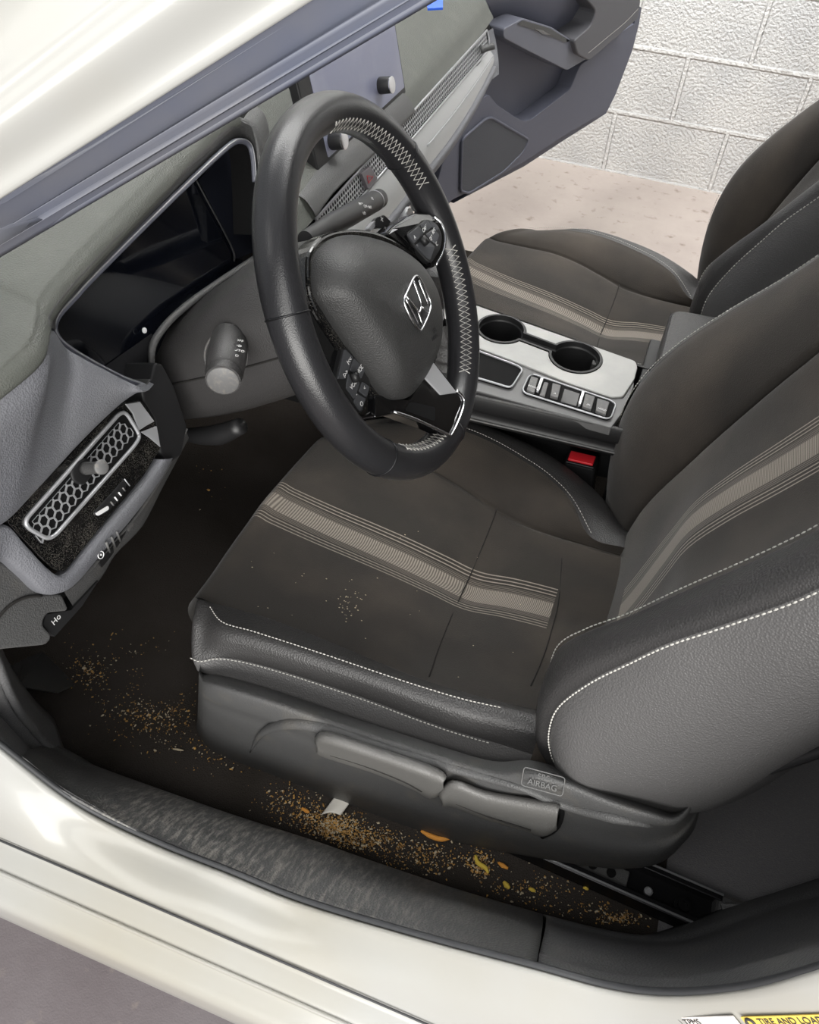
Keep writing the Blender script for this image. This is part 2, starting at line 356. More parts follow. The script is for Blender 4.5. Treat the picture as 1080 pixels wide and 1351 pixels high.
# A-pillar, roof and windscreen
def pline(p0, p1, t): p0, p1 = np.array(p0), np.array(p1); return p0+(p1-p0)*t
def pillar():
    I0, I1 = A(0, 340, 'Y', .685), A(560, 10, 'Y', .585)
    S0, S1 = A(0, 250, 'Y', .700), A(390, 0, 'Y', .615)
    W0, W1 = A(0, 128, 'Y', .70), A(165, 0, 'Y', .665)
    # far edge of the painted pillar, where the glass begins
    G0, G1 = A(0, -60, 'Y', .665), A(60, -110, 'Y', .65)
    d = _n(I1-I0)
    def row(p, q=None, off=(0, 0, 0)):
        q = p+d if q is None else q
        dd = _n(np.array(q)-np.array(p)); return [np.array(p)+dd*t+np.array(off) for t in (-.45, -.2, 0, .15, .3, .5)]
    inner = row(I0, I1, (.01, -.03, .03)); i1 = row(I0, I1)
    mid = row((I0+S0)/2, (I1+S1)/2, (0, .006, .004)); mid2 = row(I0*.35+S0*.65, I1*.35+S1*.65, (0, .0, -.003)); s1 = row(S0, S1, (0, 0, 0))
    grid('pillar_trim', [[a+np.array([.02, -.03, .03]) for a in inner], inner, i1], M_PILT, body, 4, 6, thick=.004)
    ridge = row(I0*.72+S0*.28, I1*.72+S1*.28, (0, .005, .004)); val = row(I0*.55+S0*.45, I1*.55+S1*.45, (0, -.002, -.002))
    grid('weatherstrip', [i1, ridge, val, mid2, row(I0*.15+S0*.85, I1*.15+S1*.85, (0, .005, .003)), s1], M_PILT, body, 5, 6, thick=.006)
    w0 = row(W0, W1)
    mid = [(a+b)/2+np.array([0, .012, .006]) for a, b in zip(s1, w0)]
    w1 = [p+np.array([.006, -.002, .006]) for p in w0]
    far = [p+np.array([.05, -.05, .035]) for p in w0]
    # the outer door-opening channel: a shallow step, then the painted face
    st1 = [a*.8+b*.2+np.array([0, .010, .0]) for a, b in zip(s1, w0)]
    grid('pillar_panel', [s1, [p+np.array([0, .012, -.004]) for p in s1], st1, mid, w0, w1, [(a+b)/2+np.array([0, .008, .008]) for a, b in zip(w0, far)], far], M_PNT, body, 6, 6, thick=.004)
    # windscreen between the pillars
    far2 = [p*np.array([1, -1, 1]) for p in far]
    gm = bpy.data.materials.new('windscreen_glass'); gm.use_nodes = True; nt = gm.node_tree; b = nt.nodes['Principled BSDF']
    b.inputs['Transmission Weight'].default_value = 1; b.inputs['Roughness'].default_value = .0; b.inputs['IOR'].default_value = 1.03; b.inputs['Base Color'].default_value = (.98, .99, .98, 1)
    midg = [(a+c)/2+np.array([.06, 0, .03]) for a, c in zip(far, far2)]
    q1 = [a*.8+c*.2+np.array([.04, 0, .02]) for a, c in zip(far, far2)]; q2 = [a*.2+c*.8+np.array([.04, 0, .02]) for a, c in zip(far, far2)]
    grid('windscreen', [far, q1, midg, q2, far2], gm, body, 4, 4)
    # passenger side pillar and the roof
    grid('pillar_panel', [[p*np.array([1, -1, 1]) for p in r] for r in (inner, i1, s1, w0, far)], M_PNT, body, 4, 4, thick=.004)
    top = i1[-1]; 
    fx, fz = far[-1][0], far[-1][2]
    rr = [[np.array([x, y, z-.06*abs(y/.56)**3]) for y in (-.58, -.45, -.2, 0, .2, .45, .58)] for x, z in ((fx+.02, fz+.03), (-.45, 1.42), (-.8, 1.43), (-1.3, 1.42), (-1.9, 1.30))]
    grid('roof_panel', rr, M_PNT, body, 4, 4, thick=-.012)
    grid('headliner', [[p+np.array([0, 0, -.02]) for p in r] for r in rr], M_HEAD, body, 4, 4)
pillar()
# hidden structure that keeps the interior enclosed
grid('hood_panel', [[np.array([x, y, z-.04*abs(y/.7)**2]) for y in (-.75, -.4, 0, .4, .75)] for x, z in ((.78, .93), (1.0, .92), (1.5, .86), (1.9, .74), (1.98, .4))], M_PNT, body, 3, 3, thick=.01)
for s in (-1, 1):
    grid('fender_panel', [[np.array([x, s*y, z]) for x in (.52, .9, 1.4, 1.95)] for z, y in ((.9, .76), (.7, .88), (.4, .89), (.2, .87))], M_PNT, body, 3, 3, thick=.01)
    if s > 0: 
        grid('rear_panel', [[np.array([x, s*y, z]) for x in (-1.0, -1.4, -1.9)] for z, y in ((1.35, .58), (1.0, .74), (.7, .88), (.4, .89), (.2, .87))], M_PNT, body, 3, 3, thick=.01)
    else:
        grid('rear_panel', [[np.array([x, s*y, z]) for x in (-.62, -.8, -1.4, -1.9)] for z, y in ((1.35, .58), (1.0, .74), (.7, .86), (.4, .87), (.2, .85))], M_PNT, body, 3, 3, thick=.01)
        grid('rocker_panel', [[np.array([x, s*y, z]) for x in (.75, .2, -.3, -.7)] for z, y in ((.22, .665), (.245, .675), (.246, .70), (.24, .73), (.18, .74))], M_PNT, body, 3, 3, thick=.01)
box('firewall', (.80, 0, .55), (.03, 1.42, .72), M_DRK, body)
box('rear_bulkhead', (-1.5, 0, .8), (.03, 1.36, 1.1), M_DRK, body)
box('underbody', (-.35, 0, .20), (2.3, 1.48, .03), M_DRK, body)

# ================================================================= FLOOR OF THE CAR
FZ = .262
def carpet():
    t = thing('carpet', 'black carpet covering the footwell and car floor, dusted with crumbs', 'carpet', (0, .4, FZ))
    xs = [.80, .66, .52, .40, .2, 0, -.2, -.4, -.47]
    zs = [.50, .42, .33, FZ+.01, FZ, FZ, FZ, FZ, FZ]
    C = []
    for x, z in zip(xs, zs):
        C.append([[x, .74, z+.06], [x, .70, z+.018], [x, .66, z], [x, .5, z], [x, .3, z], [x, .14, z], [x, .10, z+.12], [x, .0, z+.2], [x, -.1, z+.12], [x, -.14, z], [x, -.4, z], [x, -.66, z], [x, -.70, z]])
    G = surf(C, 8, 6)
    G[..., 2] += .004*np.sin(G[..., 0]*23)*np.cos(G[..., 1]*17)*(G[..., 0] < .4)
    grid('front_carpet', G, M_CARP, t, raw=True)
    C = [[[x, y, FZ+dz] for y in (.74, .66, .5, .3, 0, -.3, -.7)] for x, dz in ((-.46, 0), (-.55, .002), (-.7, .0), (-.9, .0), (-1.2, .0), (-1.45, .2))]
    grid('rear_carpet', C, M_CARR, t, 5, 4)
    return t
carpet()
# footrest / toe board piece at the far left
fr = thing('footrest', 'dark plastic footrest in the footwell corner beside the kick panel', 'footrest', (.3, .62, .3))
P = [A(30, 872, 'X', .40), A(60, 848, 'X', .42), A(118, 868, 'X', .38), A(112, 900, 'X', .34), A(78, 915, 'X', .30), A(20, 905, 'X', .30)]
prism('pad', P, (-.7, .2, .7), .20, M_PLA, fr, bev=.004)
# pedals deep in the footwell
for nm, y, w, lab in (('brake_pedal', .36, .09, 'black brake pedal deep in the dark footwell'), ('accelerator_pedal', .22, .05, 'black accelerator pedal deep in the dark footwell beside the brake')):
    pt = thing(nm, lab, 'pedal', (.46, y, .42))
    box('pad', (.46, y, .40), (.012, w, .06 if w > .06 else .14), M_BLK, pt, bev=.004)
    tube('arm', [(.47, y, .40), (.54, y, .5), (.58, y, .62)], .007, M_METAL, pt)

# sill trims
def px_line(L, ax, v): return [A(x, y, ax, v) for x, y in L]
def sill():
    inn = [(60, 985), (100, 1008), (200, 1045), (300, 1080), (400, 1112), (480, 1140), (600, 1180), (716, 1214)]
    out = [(40, 1020), (90, 1052), (200, 1108), (300, 1148), (400, 1188), (550, 1233), (620, 1253), (704, 1275)]
    a = [A(x, y, 'Z', .365) for x, y in inn]; 
    # outer edge follows the seal
    def eo_at(x): 
        E = EO[2:]; X = [e[0] for e in E][::-1]; Z = [e[2] for e in E][::-1]; return np.array([x, .770, np.interp(x, X, Z)])
    o_ = [np.array([q[0], .783, eo_at(q[0])[2]+.0005]) for q in [A(x, y+2, 'Y', .783) for x, y in out]]
    t = thing('sill_trim', 'scuffed black plastic sill trim along the bottom of the door opening', 'trim', (0, .74, .3))
    rows = []
    for p, q in zip(a, o_):
        d = q-p
        rows.append([p+[0, -.035, -.10], p+[0, -.016, -.03], p+[0, -.004, -.006], p+d*.15+[0, 0, .004], p+d*.35+[0, 0, .006], p+d*.6+[0, 0, .006], p+d*.82+[0, 0, .003], q, q+[0, -.004, -.02]])
    ms = mat('scuffed_sill', (76, 76, 76), .46, spec=.5, bump=[('v', 420, .5)]); nt = ms.node_tree; N = nt.nodes; L = nt.links; b = N['Principled BSDF']
    # pale boot scuffs, stretched marks near the front half
    tc = N.new('ShaderNodeTexCoord'); mp = N.new('ShaderNodeMapping'); mp.inputs['Scale'].default_value = (230, 45, 45); mp.inputs['Rotation'].default_value = (0, 0, .6)
    L.new(tc.outputs['Object'], mp.inputs[0]); n = N.new('ShaderNodeTexNoise'); n.inputs['Scale'].default_value = 1; n.inputs['Detail'].default_value = 7; n.inputs['Roughness'].default_value = .7; L.new(mp.outputs[0], n.inputs[0])
    r = N.new('ShaderNodeValToRGB'); r.color_ramp.elements[0].position = .46; r.color_ramp.elements[1].position = .66; L.new(n.outputs['Fac'], r.inputs[0])
    sp = N.new('ShaderNodeSeparateXYZ'); L.new(tc.outputs['Object'], sp.inputs[0])
    g = N.new('ShaderNodeMapRange'); g.interpolation_type = 'SMOOTHSTEP'; g.inputs['From Min'].default_value = -.34; g.inputs['From Max'].default_value = .02; g.inputs['To Min'].default_value = .05; g.inputs['To Max'].default_value = .75; L.new(sp.outputs['X'], g.inputs['Value'])
    g2 = N.new('ShaderNodeMapRange'); g2.interpolation_type = 'SMOOTHSTEP'; g2.inputs['From Min'].default_value = .15; g2.inputs['From Max'].default_value = .10; g2.inputs['To Min'].default_value = .08; L.new(sp.outputs['X'], g2.inputs['Value'])
    mu = N.new('ShaderNodeMath'); mu.operation = 'MULTIPLY'; L.new(r.outputs[0], mu.inputs[0]); L.new(g.outputs[0], mu.inputs[1])
    mu2 = N.new('ShaderNodeMath'); mu2.operation = 'MULTIPLY'; L.new(mu.outputs[0], mu2.inputs[0]); L.new(g2.outputs[0], mu2.inputs[1])
    mx = N.new('ShaderNodeMix'); mx.data_type = 'RGBA'; mx.inputs['A'].default_value = (*lin((88, 88, 88)), 1); mx.inputs['B'].default_value = (*lin((168, 164, 155)), 1)
    L.new(mu2.outputs[0], mx.inputs['Factor']); L.new(mx.outputs['Result'], b.inputs['Base Color'])
    grid('trim_panel', rows, ms, t, 6, 4, thick=.003)
    # B-pillar foot trim
    t2 = thing('pillar_foot_trim', 'smooth dark plastic trim sweeping up behind the seat, right of the scuffed sill', 'trim', (-.42, .72, .35))
    inn = [(720, 1215), (790, 1233), (850, 1243), (905, 1240), (960, 1222), (1010, 1203), (1080, 1182), (1180, 1150)]
    iz = [.365, .368, .372, .378, .388, .400, .42, .47]
    out = [(708, 1276), (780, 1298), (840, 1309), (890, 1312), (950, 1309), (1010, 1298), (1080, 1280), (1200, 1235)]
    rows = []
    for (x, y), z, (x2, y2) in zip(inn, iz, out):
        p = A(x, y, 'Z', z); q = A(x2, y2+1, 'Y', .783); d = q-p
        rows.append([p+[.01, -.035, -.11], p+[0, -.016, -.03], p, p+d*.2+[0, .0, .006], p+d*.45+[0, .004, .002], p+d*.68+[0, .006, -.006], p+d*.78+[0, -.004, -.006], p+d*.88+[0, .004, .002], q, q+[0, -.004, -.02]])
    grid('trim_panel', rows, M_SILL, t2, 6, 4, thick=.003)
    up_ = EO[-5:]
    grid('upper_trim', [[p+np.array([.0, -.003, 0]) for p in up_], [p+np.array([-.02, -.02, 0]) for p in up_], [p+np.array([-.07, -.05, 0]) for p in up_], [p+np.array([-.16, -.05, 0]) for p in up_]], M_SILL, t2, 4, 4, thick=.003)
    # folded carpet flap by the rail end
    P = [A(950, 1192, 'Z', .30), A(1060, 1186, 'Z', .33), A(1010, 1196, 'Z', .32), A(956, 1208, 'Z', .30)]
    t3 = prism('carpet_flap', P, (0, .3, .9), .003, M_PLA); tag(t3, 'loose black felt flap behind the end of the seat rail', 'flap')
    # kick panel at the front
    t4 = thing('kick_panel', 'curved grey plastic kick panel in front of the sill, under the dashboard', 'trim', (.3, .74, .4))
    A0 = [A(-30, 800, 'Y', .74), A(0, 880, 'Y', .735), A(22, 930, 'Y', .73), A(55, 975, 'Y', .72), A(84, 1002, 'Y', .715)]
    B0 = [A(-60, 850, 'Y', .76), A(-30, 915, 'Y', .755), A(0, 955, 'Y', .75), A(40, 998, 'Y', .745), A(78, 1024, 'Y', .74)]
    C0 = [A(-80, 905, 'Y', .783), A(-30, 955, 'Y', .783), A(0, 984, 'Y', .783), A(40, 1018, 'Y', .783), A(80, 1047, 'Y', .783)]
    grid('trim_panel', [[p+[.05, -.04, -.01] for p in A0], A0, [p+[0, .004, .004] for p in A0], B0, [p*.6+q*.4+[0, -.006, -.006] for p, q in zip(B0, C0)], C0], M_SILL, t4, 4, 5, thick=.004)
sill()

# ================================================================= SEATS
def by_x(L, xs):
    """curve through the anchors, read at the stations xs (x falls along it)"""
    L = sorted([tuple(p) for p in L], key=lambda p: p[0]); X = [p[0] for p in L]
    D = cr(np.array(L), 8); D = D[np.argsort(D[:, 0])]
    out = []
    for x in xs:
        if x < D[0, 0]: q = D[0].copy(); q[0] = x
        elif x > D[-1, 0]: q = D[-1].copy(); q[0] = x
        else: q = np.array([x, np.interp(x, D[:, 0], D[:, 1]), np.interp(x, D[:, 0], D[:, 2])])
        out.append(q)
    return out
def by_z(L, zs):
    D = cr(np.array(sorted([tuple(p) for p in L], key=lambda p: p[2])), 8); D = D[np.argsort(D[:, 2])]
    return [np.array([np.interp(z, D[:, 2], D[:, 0]), np.interp(z, D[:, 2], D[:, 1]), z]) for z in zs]

def hit(x, y, pre):
    bpy.context.view_layer.update(); dg = bpy.context.evaluated_depsgraph_get(); d = Vector(_n(ray(x, y))); o = Vector(CAM)
    for _ in range(30):
        ok, loc, nr, i, ob, mt = bpy.context.scene.ray_cast(dg, o, d)
        if not ok: break
        if ob.name.startswith(pre): return np.array(loc)
        o = loc+d*.0005
    print('no hit', pre, x, y); return A(x, y, 'Z', .45)
def driver_seat():
    t = thing('car_seat', 'driver seat with striped black fabric cushion behind the steering wheel', 'car seat', (-.1, .365, .27))
    # ---- cushion lines, front to rear
    le = [A(272, 793, 'Z', .487), A(361, 818, 'Z', .490), A(472, 862, 'Z', .488), A(561, 898, 'Z', .486), A(672, 929, 'Z', .486), A(715, 938, 'Z', .486)]
    la = [A(271, 797, 'Z', .495), A(289, 818, 'Z', .503), A(333, 832, 'Z', .507), A(417, 859, 'Z', .507), A(500, 887, 'Z', .506), A(561, 907, 'Z', .504), A(639, 929, 'Z', .502), A(689, 937, 'Z', .500)]
    lc = [A(258, 868, 'Z', .473), A(283, 864, 'Z', .477), A(361, 882, 'Z', .478), A(472, 918, 'Z', .477), A(583, 959, 'Z', .476), A(678, 987, 'Z', .474)]
    ld = [A(262, 884, 'Z', .448), A(361, 918, 'Z', .446), A(472, 957, 'Z', .444), A(583, 993, 'Z', .443), A(650, 1012, 'Z', .443)]
    stripe = [A(348, 655, 'Y', .372), A(430, 695, 'Y', .372), A(520, 735, 'Y', .372), A(612, 778, 'Y', .372), A(680, 795, 'Y', .372), A(725, 805, 'Y', .372)]
    ins = [A(566, 893, 'Y', .53), A(600, 800, 'Y', .40)]
    dep = [A(555, 610, 'Z', .455), A(600, 635, 'Z', .445), A(650, 668, 'Z', .435), A(690, 690, 'Z', .432), A(742, 708, 'Z', .430)]
    st = [A(560, 555, 'Z', .468), A(615, 570, 'Z', .470), A(660, 590, 'Z', .470), A(720, 628, 'Z', .466), A(755, 664, 'Z', .458), A(772, 700, 'Z', .448), A(780, 712, 'Z', .44)]
    ou = [A(580, 545, 'Z', .452), A(640, 562, 'Z', .454), A(695, 585, 'Z', .454), A(735, 608, 'Z', .453), A(770, 635, 'Z', .450), A(800, 665, 'Z', .443), A(824, 700, 'Z', .432)]
    xs = [.135, .115, .085, .045, 0, -.05, -.1, -.145, -.19, -.23, -.27, -.31, -.35]
    LE, LA, LC, LD = [by_x(l, xs) for l in (le, la, lc, ld)]
    S = by_x(stripe, xs); DEP = by_x(dep, xs); ST = by_x(st, xs); OU = by_x(ou, xs)
    # nose: every line starts at the silhouette x, then rolls over and drops
    def nose(line, x0=.145, rise=-.012):
        """front row of a line, rounding down over the front edge of the cushion"""
        p = np.array(line[0]); y = p[1]
        return [np.array([.095, y, .34]), np.array([x0-.004, y, p[2]-.075]), np.array([x0+.006, y, p[2]-.035])]
    def full(line): return nose(line)+list(line)
    def mix(a, b, k, dz=0): return [p*(1-k)+q*k+np.array([0, 0, dz]) for p, q in zip(a, b)]
    FE, FS, FD, FST, FOU = [full(l) for l in (LE, S, DEP, ST, OU)]
    # crown of the cushion: slightly pillowed, with a valley along the transverse seam
    def dz(line, f):
        out = [p.copy() for p in line]
        for p in out:
            v = math.exp(-((p[0]+.145)/.012)**2); p[2] += f-.004*v
        return out
    warp = lambda L_: [np.array([p[0]-.075*max(0, (.235-p[1])/.10)**2*min(1, max(0, (p[0]+.08)/.2)), p[1], p[2]-.02*max(0, (.235-p[1])/.10)**2*min(1, max(0, (p[0]-.03)/.1))]) for p in L_]
    FD, FST, FOU = warp(FD), warp(FST), warp(FOU); ST = warp(ST)
    rows = [FE, dz(mix(FE, FS, .25), -.002), dz(mix(FE, FS, .5), .0), dz(mix(FE, FS, .78), .0), dz(FS, 0), dz(mix(FS, FD, .35), .002), dz(mix(FS, FD, .7), .002), dz(mix(FS, FD, .93), .001), [p+np.array([0,0,-.004]) for p in FD], mix(FD, FST, .07, .0), mix(FD, FST, .3, .006), mix(FD, FST, .7, .006), FST]
    grid('seat_cushion', rows, M_STRIPE, t, 5, 5)
    # outer leather bolster with its two stitched seams
    m1 = mix(LA, LC, .3); m2 = mix(LA, LC, .62)
    for p in m1: p[1] += .007; p[2] += .006
    for p in m2: p[1] += .006; p[2] += .002
    e0 = [p+np.array([0, 0, 0]) for p in LE]
    ks = 11
    lead = []
    for L_ in (e0, LA, m1, m2, LC, [p+np.array([0, .003, 0]) for p in mix(LC, LD, .5)], LD):
        xm = [.135, .127, .119, .113, .106, .102, .100][len(lead)]; k_ = (xm-.06)/.075
        lead.append([np.array([p[0] if p[0] < .06 else .06+(p[0]-.06)*k_, p[1], p[2]]) for p in L_[:ks]])
    def noseb(i, L_):
        p = L_[0]; w = [0, .004, .010, .012, .008, .006, .004][i]
        return [np.array([p[0]-.035, p[1]-.02, min(.40, p[2]-.03)]), np.array([p[0]-.002, p[1]-.012, p[2]-.018])]+list(L_)
    lead = [noseb(i, L_) for i, L_ in enumerate(lead)]
    lead.append([p+np.array([0, -.03, -.01]) for p in lead[-1]])
    bo = grid('leather_bolster', lead[:5], M_LEA, t, 6, 4)
    grid('bolster_side', lead[4:], M_LEAG, t, 6, 4)
    stitch('stitching', [p+np.array([0, .002, .0025]) for p in lead[1][3:12]], M_STI, bo, .0007)
    stitch('stitching', [p+np.array([0, .003, .0015]) for p in lead[4][2:12]], M_STI, bo, .0007)
    # fabric end tab of the bolster
    e = [lead[i][-1] for i in range(1, 7)]
    tab = [e, [p+np.array([-.03, -.012, -.004+.01*(i < 2)]) for i, p in enumerate(e)], [p+np.array([-.055, -.05, -.02]) for p in e]]
    grid('bolster_end', tab, M_FAB, t, 4, 4, thick=.003)
    # inner leather edge
    FLO = mix(FST, FOU, .55, .006)
    grid('leather_edge', [FST, FLO, FOU, [p+np.array([0, -.006, -.012]) for p in FOU], [p+np.array([0, -.006, -.06]) for p in FOU]], M_LEA, t, 5, 5)
    stitch('stitching', [p+np.array([0, -.003, .004]) for p in ST[:-2]], M_STI, t, .0005, .0045)
    # cross seams on the insert
    for pxs in ([(566, 893), (578, 858), (592, 822), (606, 790), (622, 755), (636, 722), (648, 692), (655, 672)], [(742, 710), (740, 750), (737, 790), (728, 830), (716, 868), (700, 905)]):
        tube('seam', [hit(x, y, 'seat_cushion')+np.array([0, 0, .0005]) for x, y in pxs], .0008, M_STD, t, 6)
    # ---- plastic side shield
    top = [(266, 883), (290, 890), (361, 911), (472, 949), (583, 985), (650, 1004), (700, 1003), (745, 1016), (800, 1040), (855, 1060), (893, 1070)]
    bot = [(263, 968), (288, 996), (361, 1024), (472, 1069), (583, 1106), (650, 1120), (710, 1131), (765, 1140), (820, 1145), (868, 1138), (900, 1112)]
    prof = [(0, .612, 0), (.06, .628, 0), (.16, .642, .0), (.34, .645, 0), (.42, .637, 0), (.6, .632, 0), (.8, .634, 0), (.93, .626, 0), (1, .608, 0)]
    cols = []
    for i, (a, b) in enumerate(zip(top, bot)):
        a, b = np.array(a, float), np.array(b, float); col = []
        for k, y, _ in prof:
            q = a+(b-a)*k; yy = y
            if i == 0: yy -= .012
            if i == 10: yy -= .012
            if i in (1, 9): yy -= .002
            col.append(A(q[0], q[1], 'Y', yy))
        col.append(col[-1]+np.array([0, -.03, .0])); cols.append(col)
    f0 = [p+np.array([.012, -.03, 0]) for p in cols[0]]; f1 = [p+np.array([.006, -.14, 0]) for p in cols[0]]
    r0 = [p+np.array([-.012, -.035, .0]) for p in cols[-1]]; r1 = [p+np.array([-.01, -.12, .0]) for p in cols[-1]]
    sh = grid('side_shield', [f1, f0]+cols+[r0, r1], M_PLA, t, 5, 4)
    # scooped panel around the levers
    def shp(x, y, dy=0):
        """point on the shield at a pixel"""
        bx = sorted(range(len(top)), key=lambda i: abs(top[i][0]-x)); 
        X = [p[0] for p in top]; ty = np.interp(x, X, [p[1] for p in top]); by = np.interp(x, [p[0] for p in bot], [p[1] for p in bot])
        k = (y-ty)/(by-ty); yy = np.interp(k, [p[0] for p in prof], [p[1] for p in prof]); return A(x, y, 'Y', yy+dy)
    tube('crease', [shp(330, 992, .0), shp(345, 968, .001), shp(375, 955, .001), shp(420, 958, .001), shp(480, 978, .001), shp(560, 1003, .001), shp(640, 1026, .001), shp(690, 1040, .001), shp(745, 1062, .001), shp(810, 1078, .001), shp(860, 1090, .0)], [.001, .004, .0065, .007, .006, .005, .004, .004, .005, .006, .002], M_PLA, sh, 10)
    # height lever and recliner lever
    def lever(name, P, Q, m, label=None):
        rows = []
        for j, k in enumerate((0, .08, .3, .6, .85, 1)):
            row = []
            for (a, b) in zip(P, Q):
                c = (a[0]+(b[0]-a[0])*k, a[1]+(b[1]-a[1])*k); row.append(shp(c[0], c[1], [-.003, .012, .018, .017, .012, -.003][j]))
            rows.append(row)
        rows = [[p+np.array([0, -.01, 0]) for p in rows[0]]]+rows+[[p+np.array([0, -.01, 0]) for p in rows[-1]]]
        o = grid(name, rows, m, t, 4, 4, thick=.003)
        if label: o['label'] = label
        return o
    M_LEV = mat('lever_plastic', (98, 97, 95), .42, bump=[('v', 700, .3)])
    h = lever('height_lever', [(418, 975), (432, 967), (500, 989), (560, 1009), (580, 1018), (586, 1026)], [(420, 990), (432, 997), (495, 1017), (545, 1038), (568, 1050), (584, 1040)], M_LEV, 'long flat height adjuster lever')
    tube('lever_groove', [shp(436, 996, .016), shp(480, 1010, .017), shp(530, 1030, .017), shp(556, 1044, .014)], .0012, M_STD, h, 6)
    h2 = lever('recliner_lever', [(582, 1046), (598, 1031), (640, 1045), (700, 1055), (730, 1060), (738, 1064)], [(584, 1060), (600, 1062), (640, 1077), (690, 1092), (715, 1100), (732, 1092)], M_LEV, 'wedge shaped recliner lever')
    tube('lever_groove', [shp(601, 1060, .016), shp(645, 1078, .016), shp(700, 1096, .014)], .001, M_STD, h2, 6)
    tube('lever_gap', [shp(738, 1060, .002), shp(741, 1075, .004), shp(733, 1094, .003), shp(715, 1104, .001)], .0025, M_DRK, sh, 6)
    # airbag tag
    fx = _n(shp(738, 1038)-shp(694, 1026)); fy = _n(shp(710, 1016)-shp(707, 1042)); c = shp(716, 1031, .0015)
    fy = _n(fy-fx*fx.dot(fy))
    P = rpoly([c-fx*.019-fy*.0085, c+fx*.019-fy*.0085, c+fx*.019+fy*.0085, c-fx*.019+fy*.0085], .003)
    tg = tube('airbag_tag', P, .0006, M_GREY, t, 5, closed=True, n=0)
    text('lettering', 'SRS', c+fy*.0035, fx, fy, .0072, M_GREY, tg); text('lettering', 'AIRBAG', c-fy*.0035, fx, fy, .0078, M_GREY, tg)

    # ---- backrest
    B1 = [A(743, 1024, 'Y', .605), A(727, 991, 'Y', .605), A(725, 960, 'Y', .605), A(738, 929, 'Y', .603), A(779, 898, 'Y', .602), A(831, 872, 'Y', .602), A(883, 848, 'Y', .602), A(966, 820, 'Y', .602), A(1080, 776, 'Y', .602)]
    B2 = [A(750, 1015, 'Y', .56), A(724, 985, 'Y', .560), A(721, 950, 'Y', .558), A(723, 905, 'Y', .555), A(738, 857, 'Y', .552), A(777, 833, 'Y', .550), A(830, 814, 'Y', .548), A(897, 783, 'Y', .547), A(1080, 699, 'Y', .547)]
    up = lambda P, dx=-.045, dzz=.10, n=3: P+[P[-1]+np.array([dx*k, 0, dzz*k]) for k in range(1, n+1)]
    ext = lambda P, D: P+[P[-1]+np.array(d) for d in D]
    B1 = ext(B1, [(-.035, -.01, .075), (-.075, -.05, .13), (-.12, -.12, .165)]); B2 = ext(B2, [(-.035, -.01, .08), (-.075, -.045, .14), (-.12, -.09, .19)])
    B0 = [A(745, 1026, 'Y', .600), A(752, 1031, 'Y', .606), A(768, 1036, 'Y', .610), A(795, 1046, 'Y', .612), A(830, 1056, 'Y', .612), A(868, 1068, 'Y', .610), A(904, 1074, 'Y', .606), A(961, 1058, 'Y', .600), A(1080, 985, 'Y', .595)]
    B0 = ext(B0, [(-.05, -.002, .12), (-.10, -.02, .22), (-.15, -.08, .31)])
    shx = lambda z: np.interp(z, [.40, .55, .75, .95, 1.06], [-.40, -.45, -.54, -.63, -.66])
    rows = [B1]
    for k, bul in ((.12, .012), (.35, .024), (.62, .026), (.88, .012)): rows.append([p*(1-k)+q*k+np.array([0, bul*(min(1, i/3.)), 0]) for i, (p, q) in enumerate(zip(B1, B0))])
    rows += [B0, [p+np.array([-.022, -.02, -.004]) for p in B0], [np.array([min(p[0]-.03, shx(p[2])+.03), p[1]-.035, p[2]]) for p in B0]]
    sb = grid('side_bolster', rows, M_LEAG, t, 4, 5)
    sb['label'] = 'grey leather outer side of the backrest bolster'
    stitch('stitching', [p+np.array([.0, .004, .002]) for p in B1], M_STI, sb, .0009, .0048)
    # bolster front strip between the seams (convex)
    mid = [(p+q)/2+np.array([.012, .004, .004]) for p, q in zip(B1, B2)]
    st_ = grid('leather_strip', [B1, [p*.75+q*.25+np.array([.009, .006, .003]) for p, q in zip(B1, B2)], mid, [p*.2+q*.8+np.array([.008, .0, .002]) for p, q in zip(B1, B2)], B2], M_LEA, t, 4, 5)
    stitch('stitching', [p+np.array([.003, -.001, .0015]) for p in B2[3:]], M_STI, st_, .0007, .0048)
    # fabric face
    zs = [.42, .46, .50, .545, .59, .64, .69, .74, .79, .84, .90, .97, 1.05]
    K2 = by_z(B2[1:], zs)
    Kc = [np.array([np.interp(z, [.40, .44, .48, .56, .635, .70, .77, .85, .95, 1.1], [-.305, -.315, -.326, -.340, -.352, -.382, -.424, -.462, -.505, -.575]), .372, z]) for z in zs]
    # inner crease between insert and inner bolster
    cre = [A(822, 705, 'Y', .20), A(850, 660, 'Y', .215), A(900, 612, 'Y', .23), A(1000, 522, 'Y', .245), A(1080, 455, 'Y', .25)]
    KC = by_z(up(cre, -.045, .10)+[np.array([-.305, .20, .40])], zs)
    B4 = [A(807, 640, 'Y', .115), A(812, 570, 'Y', .120), A(834, 513, 'Y', .125), A(857, 485, 'Y', .125), A(907, 443, 'Y', .125), A(969, 403, 'Y', .125), A(1080, 335, 'Y', .125)]
    B4 = [np.array([-.30, .115, .40])]+up(B4, -.05, .10)
    K4 = by_z(B4, zs)
    for p in K4: p[0] -= .004
    Kr = [p*.42+q*.58+np.array([.018, 0, 0]) for p, q in zip(K4, KC)]
    Kr2 = [p*.8+q*.2+np.array([.014, 0, 0]) for p, q in zip(K4, KC)]
    Ko = [np.array([q[0]+(p[0]-q[0])*.22, .50, z]) for p, q, z in zip(K2, Kc, zs)]
    Ko2 = [np.array([q[0]+(p[0]-q[0])*.62, .530, z]) for p, q, z in zip(K2, Kc, zs)]
    Kh = [np.array([q[0]-.002, .44, z]) for q, z in zip(Kc, zs)]
    Ki = [p*.5+q*.5+np.array([-.003, 0, 0]) for p, q in zip(Kc, KC)]
